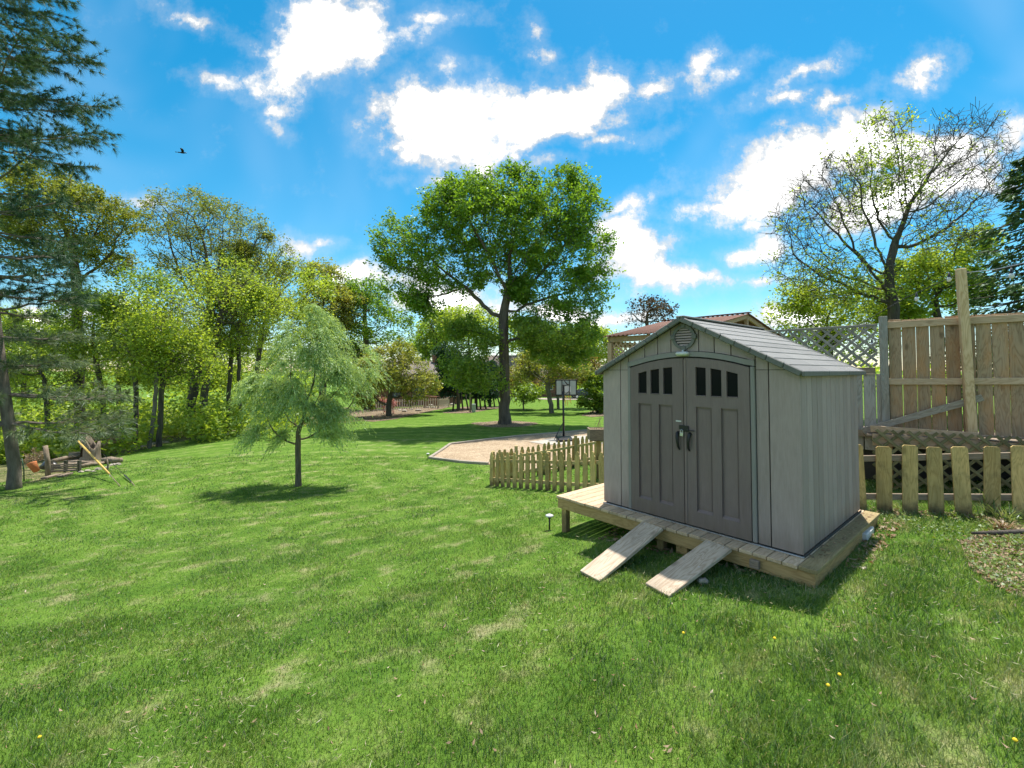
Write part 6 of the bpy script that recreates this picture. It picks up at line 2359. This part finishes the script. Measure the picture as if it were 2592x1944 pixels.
# ------------------------------------------------------------------ grass
PITP = PIT
DECKP = [(SL(-1.93, -.22).x, SL(-1.93, -.22).y), (SL(1.38, -.22).x, SL(1.38, -.22).y), (SL(1.38, 2.34).x, SL(1.38, 2.34).y), (SL(-1.93, 2.34).x, SL(-1.93, 2.34).y)]


def vnoise(x, y, f, seed):
    """cheap smooth value noise"""
    rs = np.random.default_rng(seed)
    tab = rs.random((64, 64))
    u, v = x * f, y * f
    i, j = np.floor(u).astype(int), np.floor(v).astype(int)
    a, b = u - i, v - j
    a, b = a * a * (3 - 2 * a), b * b * (3 - 2 * b)
    g = lambda p, q: tab[p % 64, q % 64]
    return (g(i, j) * (1 - a) + g(i + 1, j) * a) * (1 - b) + (g(i, j + 1) * (1 - a) + g(i + 1, j + 1) * a) * b


def grass():
    rs = np.random.default_rng(2024)
    Vs, Ls, Ts = [], [], []
    off = 0
    # depth from, to, blades per m2, width, height
    for d0, d1, dens, wd, ht in ((2.05, 3.4, 8700, .0042, .062), (3.4, 5.2, 5100, .0056, .060), (5.2, 8.0, 2500, .0085, .058), (8.0, 12.5, 900, .014, .056), (12.5, 19, 260, .024, .06)):
        wmax = 1.16 * d1 + .8
        area = 2 * wmax * (d1 - d0)
        n = int(area * dens)
        x = rs.uniform(-wmax, wmax, n)
        y = rs.uniform(d0, d1, n)
        k = np.abs(x) < 1.16 * y + .8
        k &= ~in_poly(x, y, PITP)
        k &= ~(in_poly(x, y, BED_R) & (rs.random(n) < .25 + .7 * vnoise(x + 5, y + 5, 1.3, 8)))
        und = in_poly(x, y, DECKP)
        k &= ~(und & (rs.random(n) < .93))
        # thin turf where the straw lies, tufts elsewhere
        cl = vnoise(x + 40, y + 40, 1.7, 3) * .6 + vnoise(x + 40, y + 40, 6.0, 4) * .4
        k &= rs.random(n) < np.clip(.35 + 1.15 * cl, 0, 1)
        x, y, cl = x[k], y[k], cl[k]
        n = len(x)
        z = tz(x, y)
        longer = 1 + .75 * np.clip((x - .3) / 1.2, 0, 1) * np.clip((5.4 - y) / 1.5, 0, 1) + .9 * np.clip((x - 3.4) / .8, 0, 1) * np.clip((y - 4.6) / 1.2, 0, 1)
        h = .85 * ht * rs.uniform(.45, 1.25, n) * longer * (.55 + .75 * cl)
        az = rs.uniform(0, 2 * np.pi, n)
        lean_az = vnoise(x + 20, y + 20, .9, 9) * 9 + rs.normal(0, 1.7, n)
        lean = rs.uniform(.15, .85, n) * h * (1 + .25 * (longer - 1))
        w_ = wd * rs.uniform(.6, 1.2, n)
        c = np.stack([x, y, z - .004], 1)
        sd_ = np.stack([np.cos(az), np.sin(az), np.zeros(n)], 1) * (w_ / 2)[:, None]
        ld_ = np.stack([np.cos(lean_az), np.sin(lean_az), np.zeros(n)], 1)
        tip = c + ld_ * lean[:, None] + np.array([0, 0, 1]) * (h * .82)[:, None]
        if d1 <= 5.3:
            mid = c + ld_ * (lean * .32)[:, None] + np.array([0, 0, 1]) * (h * .52)[:, None]
            V = np.stack([c - sd_, c + sd_, mid + sd_ * .8, mid - sd_ * .8, tip], 1).reshape(-1, 3)
            i = off + np.arange(n)[:, None] * 5
            Ls.append((i + np.array([0, 1, 2, 3, 3, 2, 4])[None]).ravel())
            Ts.append(np.tile([4, 3], n))
            off += 5 * n
        else:
            V = np.stack([c - sd_, c + sd_, tip], 1).reshape(-1, 3)
            i = off + np.arange(n)[:, None] * 3
            Ls.append((i + np.array([0, 1, 2])[None]).ravel())
            Ts.append(np.full(n, 3))
            off += 3 * n
        Vs.append(V)
    me = np_mesh('grass', np.concatenate(Vs), np.concatenate(Ls), np.concatenate(Ts), M['blade'])
    o = link(bpy.data.objects.new('grass', me))
    tag(o, 'short mown grass blades of the lawn', 'grass', kind='stuff')


grass()


def scatter_leaves(name, label, x, y, size, mat, seed, lift=.03, flat=.7, cat='leaves', wr=.45):
    rs = np.random.default_rng(seed)
    n = len(x)
    z = tz(x, y) + lift * rs.uniform(.3, 1.3, n)
    c = np.stack([x, y, z], 1)
    ax = unit(rs.normal(size=(n, 3)) * np.array([1, 1, 1 - flat]))
    sd_ = unit(np.cross(ax, rs.normal(size=(n, 3)) * .35 + np.array([0, 0, 1])))
    l = size * rs.uniform(.5, 1.4, n)
    o = link(bpy.data.objects.new(name, leaf_mesh(name, c, ax, sd_, l, l * wr * rs.uniform(.6, 1.3, n), mat, fold=.5)))
    return tag(o, label, cat, kind='stuff')


# dry leaves and cut straw lying on the lawn
n = 1300
y = 2.2 + 12 * rng.random(n) ** 1.7
x = rng.uniform(-1, 1, n) * (1.15 * y + .4)
k = ~in_poly(x, y, DECKP) & ~in_poly(x, y, PITP)
scatter_leaves('leaf_litter', 'pale dry leaves scattered over the lawn', x[k], y[k], .034, M['leaf_dry'], 500, .045, wr=.32)
n = 9000
y = 2.1 + 9 * rng.random(n) ** 1.8
x = rng.uniform(-1, 1, n) * (1.15 * y + .4)
k = ~in_poly(x, y, DECKP) & ~in_poly(x, y, PITP) & (vnoise(x + 30, y + 30, .9, 21) + .35 * rng.random(n) > .62)
scatter_leaves('cut_straw', 'thin pale straw of cut grass lying on the lawn', x[k], y[k], .045, M['straw'], 510, .05, .75, 'straw', .09)
# dead leaves in the bed, along the platform and under it
bx_, by_ = rng.uniform(4, 8.5, 22000), rng.uniform(3.4, 6.4, 22000)
k = in_poly(bx_, by_, BED_R)
ex_ = SL(0, 0)
px_ = rng.uniform(1.40, 1.62, 170)
py_ = rng.uniform(.5, 2.6, 170)
side_x = SHED_LOC.x + ex.x * px_ + ey.x * py_
side_y = SHED_LOC.y + ex.y * px_ + ey.y * py_
px2, py2 = rng.uniform(-1.2, 1.0, 700), rng.uniform(-.3, 1.0, 700)
un_x = SHED_LOC.x + ex.x * px2 + ey.x * py2
un_y = SHED_LOC.y + ex.y * px2 + ey.y * py2
fx_ = rng.uniform(4.9, 7.6, 500)
fy_ = 6.76 - (fx_ - 4.95) * .393 - rng.uniform(.0, .35, 500)
scatter_leaves('dead_leaves', 'tan dead leaves in the bed and round the platform', np.concatenate([bx_[k][:1900], side_x, un_x, fx_]), np.concatenate([by_[k][:1900], side_y, un_y, fy_]), .065, M['leaf_dry'], 501, .03)
k2 = k.copy()
cov_x, cov_y = bx_[k][2600:9500], by_[k][2600:9500]
cm = vnoise(cov_x + 9, cov_y + 9, 1.6, 6) > .25
scatter_leaves('ground_cover', 'low round-leaved green ground cover in the bed', np.concatenate([cov_x[cm], rng.uniform(4.9, 7.2, 900)]), np.concatenate([cov_y[cm], 6.2 - rng.uniform(0, 1.0, 900)]), .036, M['leaf_cover'], 502, .06, .6, 'ground cover', .8)
# leaves that blew onto the platform beside the shed
lx, ly = rng.uniform(1.245, 1.36, 90), rng.uniform(.05, 2.2, 90)
wx = SHED_LOC.x + ex.x * lx + ey.x * ly
wy = SHED_LOC.y + ex.y * lx + ey.y * ly
cc_ = np.stack([wx, wy, np.full(90, .008)], 1)
ax = unit(rng.normal(size=(90, 3)) * np.array([1, 1, .15]))
o = link(bpy.data.objects.new('platform_leaves', leaf_mesh('platform_leaves', cc_, ax, unit(np.cross(ax, np.array([[0, 0, 1.0]]) + rng.normal(0, .2, (90, 3)))), rng.uniform(.02, .055, 90), rng.uniform(.012, .03, 90), M['leaf_dry'], fold=.4)))
tag(o, 'curled dry leaves lying on the platform beside the shed wall', 'leaves', kind='stuff')


# taller grass along the picket fences
def tall_tuft(name, label, x, y, h, spread_, seed, mat, group, nb_=40):
    rs = np.random.default_rng(seed)
    z = tz1(x, y)
    m = MB()
    for k in range(nb_):
        a = rs.uniform(0, 6.28)
        d = np.array([math.cos(a), math.sin(a), 0])
        hh_ = h * rs.uniform(.5, 1.1)
        sp_ = spread_ * rs.uniform(.3, 1.2)
        side_ = np.array([-d[1], d[0], 0]) * rs.uniform(.003, .006)
        r0 = rs.normal(0, .04, 3) * np.array([1, 1, 0])
        pts = [r0 + d * sp_ * s_ ** 1.6 + np.array([0, 0, hh_ * (1.35 * s_ - .55 * s_ ** 3)]) for s_ in (0, .35, .7, 1)]
        m.add([pts[0] - side_, pts[0] + side_, pts[1] - side_, pts[1] + side_, pts[2] - side_ * .7, pts[2] + side_ * .7, pts[3]], [(0, 1, 3, 2), (2, 3, 5, 4), (4, 5, 6)])
    o = m.build(name, mat)
    o.location = (x, y, z - .01)
    tag(o, label, 'grass tuft', group)


g1 = G(2505, 1312)
tall_tuft('grass_tuft', 'tall arching grass clump against the wide pickets', g1.x, g1.y + .05, .42, .22, 1, M['blade'], 'tall grass clumps', 26)
g1 = G(2545, 1325)
tall_tuft('grass_tuft', 'long fine grass clump right of the arching one', g1.x, g1.y, .3, .35, 2, M['blade'], 'tall grass clumps', 60)
g1 = G(2540, 1345)
tall_tuft('grass_tuft', 'dead brown grass clump above the fallen branch', g1.x, g1.y, .16, .24, 3, M['leaf_dry'], 'tall grass clumps', 90)

# dandelions
spots = [((1727, 1635), 'dandelion on the lawn right below the second ramp'), ((1958, 1650), 'dandelion right of centre below the platform corner'), ((2122, 1744), 'double yellow dandelion in the long grass, upper one'),
         ((2093, 1777), 'dandelion in the long grass just below the double one'), ((2566, 1920), 'dandelion in the bottom right corner'), ((95, 1902), 'dandelion in the bottom left corner')]
for (px, py), lab in spots:
    g_ = G(px, py)
    t = Thing('dandelion', g_, lab, 'flower', 'dandelions in the lawn')
    t.mb('stalk', MB().tube([g_, g_ + Vector((.005, 0, .05)), g_ + Vector((.01, 0, .085))], .0025, 4), M['leaf_cover'])
    t.mb('bloom', MB().tube([g_ + Vector((.01, 0, .083)), g_ + Vector((.01, 0, .092)), g_ + Vector((.01, 0, .098))], [.005, .011, .007], 9), M['flower'])
